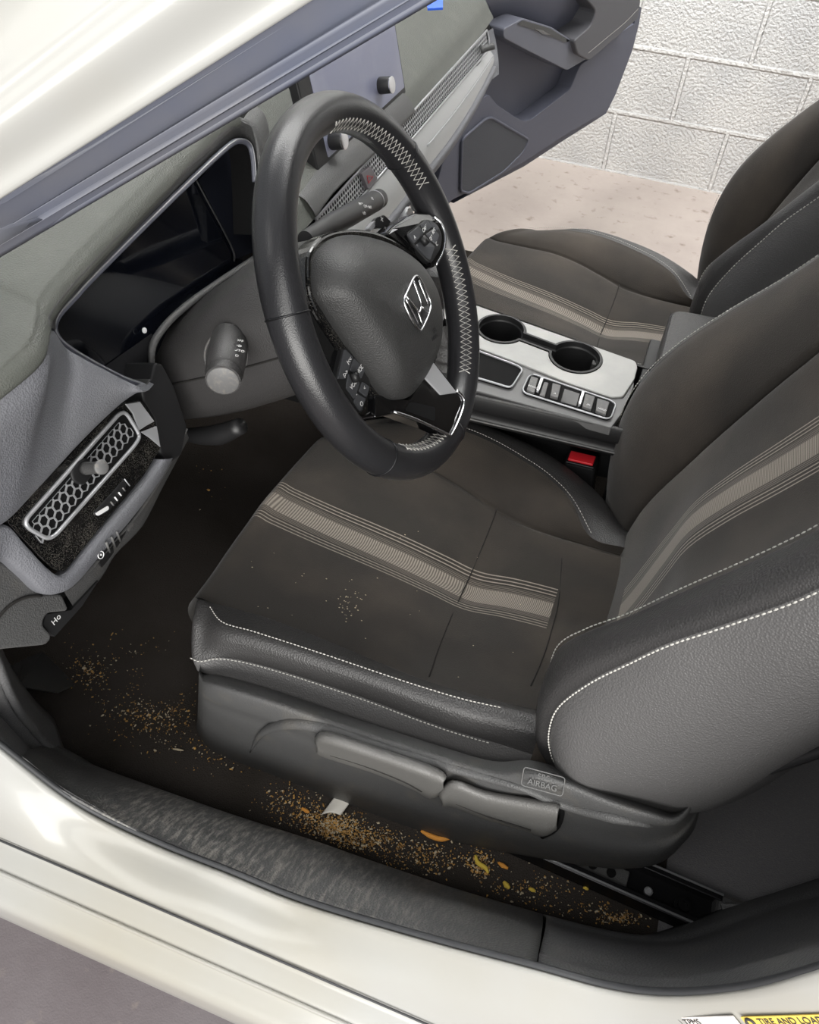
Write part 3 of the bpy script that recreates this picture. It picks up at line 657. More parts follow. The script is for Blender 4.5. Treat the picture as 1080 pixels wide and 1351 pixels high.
    grid('backrest', [K2, Ko2, Ko, Kh, Kc, Ki, [p*.12+q*.88 for p, q in zip(Kc, KC)], [p+np.array([-.007, 0, 0]) for p in KC], [p*.9+q*.1+np.array([.001, 0, 0]) for p, q in zip(KC, Kr)], Kr, Kr2, K4], M_STRIPE, t, 5, 4)
    # inner leather side, wrapping back towards the console
    K5 = [p+np.array([-.006, -.012, 0]) for p in K4]
    si = grid('inner_side', [K4, K5, [p+np.array([-.05, -.020, 0]) for p in K4], [p+np.array([-.09, -.012, 0]) for p in K4], [p+np.array([-.12, .03, 0]) for p in K4]], M_LEAG, t, 4, 4)
    stitch('stitching', [p+np.array([.0035, .002, .001]) for p in K4], M_STI, t, .0006, .0048)
    # closed back shell and head restraint
    zt = 1.05
    C = []
    for z, x in ((.40, -.40), (.55, -.45), (.75, -.54), (.95, -.63), (1.06, -.66)):
        C.append([[x+.03, .10, z], [x, .13, z], [x-.02, .25, z], [x-.02, .48, z], [x, .57, z], [x+.03, .60, z]])
    grid('back_shell', C, M_BLK, t, 4, 4, thick=.01)
    C = []
    for k in np.linspace(0, PI, 7):
        C.append([[-.60+.05*math.cos(k)-.01*s, .365+s*.20, 1.04+.045*math.sin(k)] for s in (-1, -.6, 0, .6, 1)])
    grid('backrest_top', C, M_LEA, t, 4, 4)
    hr = lathe('headrest', (-.62, .365, 1.20), (0, 1, 0), [(-.125, .02), (-.12, .05), (-.08, .068), (0, .072), (.08, .068), (.12, .05), (.125, .02)], M_LEA, t)
    tube('headrest_post', [(-.61, .31, 1.04), (-.62, .31, 1.2)], .006, M_CHR, t); tube('headrest_post', [(-.61, .42, 1.04), (-.62, .42, 1.2)], .006, M_CHR, t)
    # seat pan closing the underside
    box('seat_pan', (-.12, .36, .375), (.40, .42, .07), M_BLK, t, bev=.01)
    box('seat_mount', (-.10, .575, .315), (.3, .03, .06), M_METAL, t); box('seat_mount', (-.10, .17, .315), (.3, .03, .06), M_METAL, t)
    return t, LE, ST
seat, LE, ST = driver_seat()
def copy_tree(o, parent=None, leave=()):
    c = o.copy(); COL.objects.link(c)
    if parent is not None: c.parent = parent
    for ch in list(o.children):
        if ch.name.split('.')[0] not in leave: copy_tree(ch, c)
    return c
pseat = copy_tree(seat, None, ('height_lever', 'recliner_lever', 'airbag_tag')); pseat['label'] = 'passenger seat beyond the centre console, dusty black fabric and grey leather'
pseat.location = (-.155, -.285, .262)
for ch in pseat.children:       # the backrest is a little narrower than the cushion
    if ch.name.split('.')[0] in ('backrest', 'side_bolster', 'leather_strip', 'inner_side', 'back_shell', 'backrest_top', 'headrest', 'headrest_post') or (ch.name.startswith('stitching') and max(v.co.z for v in ch.data.vertices) > .7):
        ch.scale.y = .8; ch.location.y = -.05-.8*.365
for o in (seat, pseat): o['group'] = 'front seats of the car'

# rails
def rail(name, p0, p1, label):
    t = thing(name, label, 'seat rail', tuple(p0)); p0, p1 = np.array(p0), np.array(p1); d = _n(p1-p0); s = np.cross(d, [0, 0, 1.]); h = np.array([0, 0, 1.])
    def bar(nm, a, b, w, hh, off, m, par=t, bev=.0015):
        c0 = a+s*off[0]+h*off[1]; c1 = b+s*off[0]+h*off[1]
        P = [c0-s*w/2, c0+s*w/2, c1+s*w/2, c1-s*w/2]; return prism(nm, P, (0, 0, 1), hh, m, par, bev=bev)
    bar('rail_base', p0, p1, .046, .004, (0, .004), M_METAL)
    bar('rail_wall', p0, p1, .003, .024, (-.022, .028), M_METAL); bar('rail_wall', p0, p1, .003, .024, (.022, .028), M_METAL)
    bar('rail_lip', p0, p1, .007, .003, (-.018, .030), M_METAL); bar('rail_lip', p0, p1, .007, .003, (.018, .030), M_METAL)
    for sg in (-1, 1): tube('bright_edge', [p0+s*.0215*sg+h*.031, p1+s*.0215*sg+h*.031], .0015, M_SLV, t, 6, n=0)
    L = np.linalg.norm(p1-p0)
    bar('rack', p0, p0+d*(L-.10), .022, .006, (0, .014), M_PLA)
    k = 0
    while k < 6:
        q = p0+d*(L-.12-.022*k)+h*.015; lathe('rack_hole', q, (0, 0, 1), [(-.001, .0055), (.0005, .0055)], M_DRK, t, 14); k += 1
    lathe('bolt', p0+d*(L-.035)+h*.006, (0, 0, 1), [(0, .011), (.004, .011), (.004, .0075), (.009, .007), (.009, .0035), (.006, .0035)], M_METAL, t, 20)
    lathe('bolt', p0+d*(L-.075)+h*.006, (0, 0, 1), [(0, .005), (.004, .005), (.006, .003)], M_SLV, t, 14)
    box('end_cap', p1+h*.012+d*.012, (.03, .056, .028), M_PLA, t, bev=.006)
    return t
a, b = A(930, 1225, 'Z', .29), A(965, 1192, 'Z', .29)
pe = (a+b)/2; pe[2] = FZ+.004; a0 = A(760, 1150, 'Z', .29); dr = _n((a-a0)*np.array([1, 1, 0]))
r1 = rail('seat_rail', pe-dr*.60, pe, 'black steel seat rail with bolt showing on the carpet behind the driver seat')
r2 = rail('seat_rail', (pe-dr*.60)*[1, 0, 1]+[0, .17, 0], pe*[1, 0, 1]+[0, .17, 0], 'inboard black steel seat rail under the driver seat, by the console')
for o in (r1, r2): o['group'] = 'driver seat rails'

# ================================================================= CENTRE CONSOLE
def console():
    t = thing('center_console', 'centre console with silver plate, cup holders and switch bank between the seats', 'console', (0, .05, .3))
    CZ = .56; n = (0, 0, 1)
    def Z(L, z=CZ): return [A(x, y, 'Z', z) for x, y in L]
    # silver plate with a two-hole cut-out (boolean)
    fr = [np.array([.33, -.075, CZ]), np.array([.33, .05, CZ])]
    P = Z([(838, 476), (841, 484), (837, 500), (822, 523), (807, 524), (750, 505), (689, 481), (631, 459)])
    plate = prism('silver_plate', rpoly([np.array([.20, .10, CZ])]+P[::-1]+[np.array([.20, -.075, CZ])], .004, 3), n, .012, M_BRUSH, t)
    c1 = A(661, 434, 'Z', CZ); c2 = A(759, 471, 'Z', CZ); R1 = .036; R2 = .0375
    def ring_poly(grow=0, z=0):
        d = c2-c1; L = np.linalg.norm(d); d = d/L; s = np.cross(n, d); out = []; w = .011+grow
        for c, r, sg in ((c1, R1+grow, -1), (c2, R2+grow, 1)):
            a = math.asin(w/r)
            for k in np.linspace(a, 2*PI-a, 34):
                out.append(c+np.array([0, 0, z])-sg*(-1)*0*d+r*((-sg if sg > 0 else 1)*math.cos(k)*d+(-1 if sg > 0 else 1)*math.sin(k)*s))
        return out
    cut = prism('cutter', [p+np.array([0, 0, .02]) for p in ring_poly(.0)], n, .06, M_BLK)
    def boolean(o, c):
        md = o.modifiers.new('b', 'BOOLEAN'); md.object = c; md.operation = 'DIFFERENCE'; md.solver = 'EXACT'
        bpy.context.view_layer.update(); dg = bpy.context.evaluated_depsgraph_get(); me = bpy.data.meshes.new_from_object(o.evaluated_get(dg)); o.modifiers.clear(); o.data = me
    boolean(plate, cut)
    plate.modifiers.new('b', 'BEVEL').width = .001
    # cup wells: wall following the outline, floor, black rim
    rp = ring_poly(-.0003); low = [np.array([p[0], p[1], CZ-.075]) for p in ring_poly(-.006)]; k = len(rp)
    rim = [p+np.array([0, 0, .0015]) for p in ring_poly(-.0002)]; rin = [p+np.array([0, 0, .0015]) for p in ring_poly(-.0035)]; st1 = [p+np.array([0, 0, -.006]) for p in ring_poly(-.004)]; st2 = [p+np.array([0, 0, -.008]) for p in ring_poly(-.0055)]
    loops = [rp, rim, rin, st1, st2, low]; V = [p for l in loops for p in l]; Fc = [(i*k+j, i*k+(j+1) % k, (i+1)*k+(j+1) % k, (i+1)*k+j) for i in range(len(loops)-1) for j in range(k)]+[tuple((len(loops)-1)*k+j for j in range(k))]
    cw = link('cup_holder', mesh_of(V, Fc), M_BLK, t); cw.modifiers.new('e', 'EDGE_SPLIT').split_angle = .5
    for c, dd in ((c1, (.028, .012)), (c2, (.030, -.018))):
        box('grip_tab', c+np.array([-dd[0]*.9, dd[1], -.022]), (.008, .014, .02), M_PLA, cw, bev=.002)
    # surround of the shifter and the switches
    base = Z([(631, 461), (689, 483), (750, 507), (807, 526), (822, 525), (836, 503), (836, 510), (818, 548), (806, 564), (631, 516)], CZ-.003)
    prism('switch_surround', [np.array([.20, .10, CZ-.003])]+base+[np.array([.20, .165, CZ-.003])], n, .014, mat('console_satin_plastic', (104, 104, 104), .38, spec=.5), t, bev=.001)
    # silver framed boot well
    bo = [np.array([.06, .075, CZ+.001]), *Z([(631, 463), (684, 483), (689, 488), (676, 509), (671, 511), (631, 499)], CZ+.001), np.array([.06, .14, CZ+.001])]
    sf = tube('shifter_frame', rpoly(bo, .006), .0014, M_SLV, t, 8, closed=True, n=0)
    prism('boot_base', rpoly([p-np.array([0, 0, .002]) for p in bo], .006), n, .003, M_DRK, t)
    # pleated boot rising to the lever
    C = []; bc = np.array([.0, .112, CZ])
    for j, (h, w, l) in enumerate(((.000, .027, .055), (.010, .024, .048), (.016, .025, .046), (.028, .018, .034), (.040, .017, .028), (.06, .010, .014))):
        C.append([bc+np.array([l*math.cos(a)*(1+.07*math.sin(5*a+j)), w*math.sin(a)*(1+.1*math.sin(7*a)), h]) for a in np.linspace(0, 2*PI, 25)])
    grid('shifter_boot', C, M_LEA, t, 3, 1)
    tube('shift_lever', [bc+[0, 0, .05], bc+[.004, 0, .10]], .007, M_CHR, t); lathe('shift_knob', bc+[.004, 0, .085], (.05, 0, 1), [(0, .012), (.01, .018), (.035, .021), (.05, .018), (.056, .010)], M_LEA, t)
    # switch bank recess and frame
    q = Z([(697, 497), (703, 494), (806, 529), (812, 534), (806, 551), (800, 553), (692, 519), (689, 514)], CZ)
    prism('switch_recess', rpoly(q, .003), n, .004, M_DRK, t)
    tube('switch_frame', rpoly([p+np.array([0, 0, .0005]) for p in q], .004), .0012, M_SLV, t, 8, closed=True, n=0)
    def sw(pxs, m, h=.004, lab=None, nm='switch'):
        o = prism(nm, rpoly([p+np.array([0, 0, h]) for p in Z(pxs, CZ)], .0015), n, h+.002, m, t, bev=.0008)
        if lab: o['label'] = lab
        return o
    ux = _n(A(800, 527, 'Z', CZ)-A(700, 493, 'Z', CZ)); uy = -np.cross(n, ux)
    uy = np.cross(n, ux)
    s1 = sw([(700, 499), (709, 502), (704, 521), (694, 517)], M_GREY)
    s2 = sw([(712, 503), (716, 504), (710, 521), (706, 520)], M_CHR, .008, 'bright chrome bar of the brake switch', 'chrome_bar')
    s3 = sw([(717, 506), (723, 507), (718, 525), (711, 523)], M_GREY, .003)
    s4 = sw([(728, 508), (739, 511), (735, 528), (725, 525)], M_GREY)
    sw([(744, 513), (765, 520), (760, 537), (739, 531)], M_PIANO, .001, 'empty gloss black pocket')
    sw([(766, 521), (770, 522), (765, 539), (761, 538)], M_CHR, .008, 'bright chrome bar of the brake switch', 'chrome_bar')
    s5 = sw([(771, 522), (784, 526), (779, 543), (767, 539)], M_GREY)
    s6 = sw([(787, 528), (803, 533), (798, 550), (785, 545)], M_GREY)
    for s_, tx, (x, y) in ((s1, 'ECON', (702, 510)), (s4, 'A', (732, 519)), (s5, '(P)', (776, 534)), (s6, 'HOLD', (794, 540))):
        text('marking', tx, A(x, y, 'Z', CZ+.0044), ux, uy if uy[1] < 0 else -uy, .0042, M_WHT, s_, .0001)
    # side wall towards the driver with two ridges
    sx = [.32, .20, .05, -.05, -.15, -.25, -.30]
    rows = []
    for (dy, z) in ((.160, .556), (.163, .550), (.164, .535), (.161, .528), (.158, .525), (.158, .516), (.161, .512), (.160, .507), (.150, .501), (.112, .496), (.097, .480), (.094, .42), (.093, .36), (.10, .27)):
        rows.append([np.array([x, dy-.012*max(0, (-x-.05))/.25, z]) for x in sx])
    grid('side_panel', rows, M_BLK, t, 2, 2)
    tube('side_ridge', [np.array([x, .1625-.012*max(0, (-x-.05))/.25, .5545]) for x in sx], .0018, M_PLA, t)
    tube('side_ridge', [np.array([x, .1620-.012*max(0, (-x-.05))/.25, .513]) for x in sx], .0013, M_GREY, t)
    rows = [[np.array([x, -.185*(max(x, -.262)+.262)+dy, z]) for x in sx] for dy, z in ((.004, .551), (-.001, .549), (-.004, .54), (-.008, .45), (-.01, .27))]
    grid('side_panel', rows, M_BLK, t, 3, 2)
    # armrest box behind
    a = A(842, 482, 'Z', .60); 
    P = [A(846, 478, 'Z', .585), A(880, 437, 'Z', .585)]
    prism('armrest', rpoly([np.array([-.285, .14, .60]), np.array([-.285, -.085, .60]), np.array([-.60, -.085, .62]), np.array([-.60, .14, .62])], .02), n, .12, M_LEA, t, bev=.008, seg=3)
    prism('armrest_bin', [np.array([-.27, .13, .55]), np.array([-.27, -.075, .55]), np.array([-.60, -.075, .55]), np.array([-.60, .13, .55])], n, .28, M_BLK, t, bev=.003)
    return t
console()
# buckle
bk = thing('seat_belt_buckle', 'black seat belt buckle with red release button beside the driver seat', 'buckle', (-.22, .09, .35))
c = A(767, 606, 'Z', .455)
tb = c+np.array([0, .0, 0]); up_ = _n(np.array([.10, .06, 1.])); fr_ = _n(np.cross(up_, [0, 1., 0])); 
def obox(name, c, dims, axes, m, par, bev=.002):
    ax = np.array(axes); V = [c+sum(ax[i]*dims[i]/2*s[i] for i in range(3)) for s in [(x, y, z) for x in (-1, 1) for y in (-1, 1) for z in (-1, 1)]]
    Fc = [(0, 1, 3, 2), (4, 6, 7, 5), (0, 4, 5, 1), (2, 3, 7, 6), (0, 2, 6, 4), (1, 5, 7, 3)]
    me = mesh_of(V, Fc, name); bm = bmesh.new(); bm.from_mesh(me); bmesh.ops.recalc_face_normals(bm, faces=bm.faces); bm.to_mesh(me); bm.free()
    o = link(name, me, m, par, False)
    if bev: b = o.modifiers.new('b', 'BEVEL'); b.width = bev; b.segments = 3
    return o
ax1 = _n(np.array([-1, .05, .1])); ax3 = _n(up_-ax1*up_.dot(ax1)); ax2 = np.cross(ax3, ax1)
obox('body', tb-ax3*.035, (.044, .026, .07), (ax1, ax2, ax3), M_BLK, bk, .004)
obox('release_button', tb+ax3*.001, (.036, .018, .006), (ax1, ax2, ax3), M_RED, bk, .0015)
obox('button_surround', tb-ax3*.004+ax2*.0, (.042, .025, .01), (ax1, ax2, ax3), M_METAL, bk, .002)
text('marking', 'PRESS', tb-ax3*.03+ax2*.0133*(1 if ax2[1] > 0 else -1), ax1, ax3, .005, M_METAL, bk)
tube('stalk', [tb-ax3*.07, tb-ax3*.10+[0, .0, 0], tb-ax3*.13+[0, .02, 0]], .008, M_BLK, bk)

# ================================================================= STEERING WHEEL
C0 = np.array([-.012, .355, .808]); wn = _n(np.array([-.8827, -.0267, .4692])); wu = _n(np.array([.02357, -.99964, -.01253])); wu = _n(wu-wn*wu.dot(wn)); wv = np.cross(wu, wn)
if wv[2] < 0: wv = -wv
RW, RT = .1640, .0172
def W(x, y, o=0): return AP(x, y, C0+wn*o, wn)
def WP(u, v, n=0): return C0+wu*u+wv*v+wn*n
def rim_pt(a, b, k=1.0): 
    rad = math.cos(a)*wu+math.sin(a)*wv
    return C0+rad*(RW+RT*k*math.cos(b))+wn*RT*1.06*k*math.sin(b)
def wheel():
    t = thing('steering_wheel', 'black leather steering wheel with silver stitching and emblem on the airbag pad', 'steering wheel', tuple(C0))
    V = []; Fc = []; na, nb = 144, 28
    for i in range(na):
        a = 2*PI*i/na
        for j in range(nb): V.append(rim_pt(a, 2*PI*j/nb))
    for i in range(na):
        for j in range(nb): Fc.append((i*nb+j, i*nb+(j+1) % nb, ((i+1) % na)*nb+(j+1) % nb, ((i+1) % na)*nb+j))
    rim = link('rim', mesh_of(V, Fc), M_RIM, t)
    def ang(x, y): p = W(x, y)-C0; return math.atan2(p.dot(wv), p.dot(wu))
    for a in (ang(375, 424)-.02, ang(533, 172), ang(600, 590), ang(500, 622)):
        tube('rim_seam', [rim_pt(a, b, 1.02) for b in np.linspace(0, 2*PI, 24, endpoint=False)], .0009, M_METAL, rim, 6, closed=True, n=0)
    # cross stitching on the inner face of the rim
    def cross(a0, a1, b0=PI-.95, b1=PI-.28, nm='cross_stitching', mm=M_STI):
        parts = []; L = abs(a1-a0)*RW; k = int(L/.0068)
        for s in (0, 1):
            P = []
            for i in range(k+1):
                a = a0+(a1-a0)*i/k; P.append(rim_pt(a, (b0 if (i+s) % 2 else b1), 1.03))
            parts.append(tube_mesh(np.array(P), .0006, 5))
        for bb in (b0, b1):
            pass
        V, Fc = join_vf(parts); link(nm, mesh_of(V, Fc), mm, rim)
    cross(ang(425, 168), ang(556, 250)+.06); cross(ang(575, 335), ang(607, 500)); cross(ang(585, 590)-.05, ang(520, 600)-.0)
    # airbag pad, a domed shape inside a gloss surround
    O = [(415, 352, .0), (417, 385, 0), (432, 413, 0), (455, 446, .001), (480, 482, .002), (505, 514, .004), (522, 526, .006), (540, 523, .008), (556, 505, .010), (569, 484, .012), (580, 458, .014), (584, 430, .016), (582, 402, .018), (575, 378, .018), (560, 354, .016), (543, 338, .014), (520, 324, .011), (495, 315, .007), (465, 310, .003), (440, 314, .0), (422, 330, 0)]
    Op = crc([W(x, y, n) for x, y, n in O], 5); nO = crc([[n] for *_, n in O], 5)[:, 0]
    cc = W(512, 402, .036)
    G = []
    for r in list(np.linspace(0, .9, 15))+[.94, .965, .985, 1.0]:
        row = []
        for p, no in zip(Op, nO):
            lift = (.036-no)*((1-r**5)-(1-r)); q = cc+(p-cc)*r+wn*lift*.75; row.append(q)
        G.append(row+[row[0]])
    G.append([p-wn*.004 for p in G[-1]]); G.append([p-wn*.028 for p in G[-2]])
    M_PAD = mat('airbag_cover', (50, 50, 50), .45, spec=.45, bump=[('v', 800, .35)])
    pad = grid('airbag_pad', G, M_PAD, t, raw=True)
    S = [(406, 354), (409, 331), (424, 312), (447, 303), (475, 302), (500, 307), (524, 318), (545, 334), (560, 352), (572, 380), (580, 410), (583, 440), (578, 470), (569, 492), (556, 518), (540, 539), (520, 541), (498, 526), (472, 493), (447, 456), (424, 421), (409, 389)]
    prism('pad_surround', crc([W(x, y, -.004) for x, y in S], 3), wn, .02, M_DUST, t, bev=.003, seg=3)
    # hub behind the pad
    prism('hub', crc([WP(math.cos(a)*.075, math.sin(a)*.065-.01, -.02) for a in np.linspace(0, 2*PI, 16, endpoint=False)], 2), wn, .045, M_BLK, t, bev=.006)
    # spokes
    Lp = [(403, 402), (425, 416), (455, 452), (486, 486), (494, 512), (492, 545), (476, 552), (455, 530), (425, 478)]
    sl = prism('spoke', rpoly([W(x, y, -.008) for x, y in Lp], .008), wn, .018, M_PIANO, t, bev=.003, seg=3)
    pl = [(454, 455), (482, 484), (490, 508), (477, 548), (458, 521), (443, 505)]
    pod = prism('button_panel', rpoly([W(x, y, -.002) for x, y in pl], .006), wn, .008, M_BLK, sl, bev=.0015)
    gz = lambda x, y: W(x, y, -.0008)
    def btn(pxs, par, m=M_GREY):
        return prism('button', rpoly([gz(*p) for p in pxs], .002), wn, .003, m, par, bev=.0006)
    M_BTN = mat('button_face', (66, 67, 70), .4)
    for q in ([(455, 460), (466, 471), (456, 500), (446, 500)], [(467, 472), (482, 487), (477, 500), (462, 488)], [(460, 492), (475, 505), (468, 527), (457, 512)], [(478, 503), (488, 510), (484, 524), (474, 516)], [(471, 519), (483, 526), (476, 543), (467, 530)]):
        btn(q, pod, M_BTN)
    tube('button_roller', [W(466, 492, .003), W(470, 503, .003)], .004, M_BLK, pod, 10, n=0)
    dx = _n(W(483, 484)-W(454, 455)); dy = -_n(W(450, 500)-W(460, 465))
    dyy = wv; dxx = wu
    for (x, y, s) in ((461, 476, 'I<<'), (456, 493, 'I>>'), (476, 486, 'MODE'), (481, 512, '<'), (466, 508, 'VOL'), (470, 520, '-'), (477, 533, 'O')):
        text('button_marking', s, W(x, y, .0002), dxx, dyy, .0062, M_WHT, pod, .0001)
    WR = lambda x, y, o: W(x, y, np.interp(x, [520, 560, 588], [-.004, .005, .0185])+o)
    Rp = [(508, 308), (520, 296), (546, 280), (566, 281), (580, 291), (588, 310), (586, 332), (572, 356), (556, 344), (530, 324)]
    sr = prism('spoke', rpoly([WR(x, y, -.004) for x, y in Rp], .008), wn, .018, M_PIANO, t, bev=.003, seg=3)
    pr_ = [(538, 308), (562, 288), (577, 294), (584, 311), (582, 328), (569, 349), (552, 331)]
    pod2 = prism('button_panel', rpoly([WR(x, y, .0) for x, y in pr_], .006), wn, .008, M_BLK, sr, bev=.0015)
    for q in ([(539, 309), (553, 298), (559, 307), (547, 321)], [(555, 296), (563, 290), (571, 299), (561, 306)], [(566, 291), (576, 296), (579, 304), (572, 300)], [(562, 309), (572, 302), (580, 310), (575, 322)], [(549, 324), (559, 313), (574, 325), (568, 343)]):
        prism('button', rpoly([WR(*p, .0012) for p in q], .002), wn, .003, M_BTN, pod2, bev=.0006)
    tube('button_roller', [WR(556, 313, .004), WR(563, 322, .004)], .004, M_BLK, pod2, 10, n=0)
    for (x, y, s) in ((547, 313, 'A'), (562, 299, 'CANCEL'), (572, 305, 'RES'), (569, 314, 'SET'), (576, 322, 'C'), (561, 330, 'I')):
        text('button_marking', s, WR(x, y, .0016), dxx, dyy, .0058, M_WHT, pod2, .0001)
    tube('chrome_edge', [WR(x, y, -.0035) for x, y in ((572, 286), (581, 294), (587, 310), (585, 330), (575, 350))], .0014, M_CHR, sr, 8)
    prism('spoke_insert', [WR(x, y, -.0035) for x, y in ((513, 309), (520, 299), (538, 286), (545, 284), (536, 296))], wn, .003, M_SLV, sr)
    # lower spoke with chrome outline
    WL = lambda x, y, o: W(x, y, np.interp(x, [500, 545, 605], [-.004, .006, .0195])+o)
    lo = [(494, 520), (540, 528), (557, 497), (572, 477), (604, 517), (613, 528), (608, 551), (596, 575), (567, 562), (519, 545), (494, 552)]
    ls = prism('lower_spoke', rpoly([WL(x, y, 0) for x, y in lo], .004), wn, .016, M_PIANO, t, bev=.003, seg=3)
    prism('spoke_insert', [WL(x, y, .001) for x, y in ((572, 478), (603, 518), (582, 521), (560, 498))], wn, .004, M_SLV, ls, bev=.001)
    prism('spoke_window', rpoly([WL(x, y, .0002) for x, y in ((541, 530), (574, 537), (574, 556), (534, 541))], .003), wn, .001, M_DRK, ls)
    tube('chrome_outline', [WL(x, y, .0012) for x, y in ((602, 515), (610, 523), (612, 532), (607, 550), (596, 573), (590, 573), (567, 562), (545, 552), (519, 543))], .0016, M_CHR, ls, 8)
    # emblem
    def E(x, y, o=.0295): return W(x, y, o)
    def onpad(x, y, dz=.0):       # pad surface point at a pixel (march the ray)
        r = ray(x, y); best = None
        Gf = np.array(G[:16]).reshape(-1, 3); d = Gf-CAM; tt = d@r/(r@r); e = np.linalg.norm(d-tt[:, None]*r, axis=1); k = np.argsort(e)[:6]
        w = 1/(e[k]+1e-4); q = (tt[k]*w).sum()/w.sum(); return CAM+r*(q-dz)
    K = [(546, 366), (552, 366), (561, 382), (567, 396), (568, 404), (565, 416), (557, 433), (552, 435), (543, 422), (535, 405), (533, 396), (538, 383)]
    fr = [onpad(x, y, .0035) for x, y in K]
    em = tube('emblem', crc(fr, 3), .0013, M_CHR, t, 8, closed=True, n=0)
    pc = sum(fr)/len(fr); en = np.cross(fr[0]-pc, fr[4]-pc); en = _n(en); 
    if en.dot(CAM-pc) < 0: en = -en
    prism('emblem_field', [f-en*.001 for f in crc(fr, 2)], en, .002, M_BLK, em)
    # the letter: two flared uprights joined by a bar
    def strip(name, pts, ws):
        V = []; P = [AP(x, y, pc+en*.0008, en) for x, y in pts]
        for p, w in zip(P, ws): 
            V.append(p)
        tube(name, P, [w for w in ws], M_CHR, em, 8, n=3)
    strip('emblem_letter', [(535, 395), (545, 413), (554, 431)], [.0009, .0008, .0009])
    strip('emblem_letter', [(536, 391), (548, 407), (552, 414), (557, 429)], [.0008, .0013, .0013, .0008])
    strip('emblem_letter', [(545, 371), (551, 387), (555, 399), (555, 407), (552, 414)], [.0012, .0009, .0009, .0010, .0014])
    strip('emblem_letter', [(552, 370), (559, 387), (565, 402)], [.0012, .0017, .0010])
    strip('emblem_letter', [(557, 405), (564, 413)], [.0007, .0007])
    # embossed mark under the emblem
    px = _n(AP(580, 428, pc, en)-AP(566, 440, pc, en)); 
    o_ = onpad(572, 436, .001); text('embossed_marking', 'SRS', o_+en*.0006, px, np.cross(en, px), .0065, M_BLK, t, .0002); o_ = onpad(573, 445, .001); text('embossed_marking', 'AIRBAG', o_+en*.0006, px, np.cross(en, px), .005, M_BLK, t, .0002)
    # paddle shifter
    q = [W(x, y, -.03) for x, y in ((496, 287), (507, 283), (517, 293), (512, 300), (498, 301), (492, 296))]
    pd = prism('paddle_shifter', rpoly(q, .004), wn, .005, M_BLK, t, bev=.001); text('marking', '+', W(504, 290, -.0296), wu, wv, .012, M_WHT, pd, .0001)
    q = [W(x, y, -.03) for x, y in ((486, 300), (492, 293), (496, 290), (495, 300), (489, 305))]
    prism('paddle_shifter', rpoly(q, .003), wn, .005, M_SLV, t, bev=.001)
    return t
wheel()

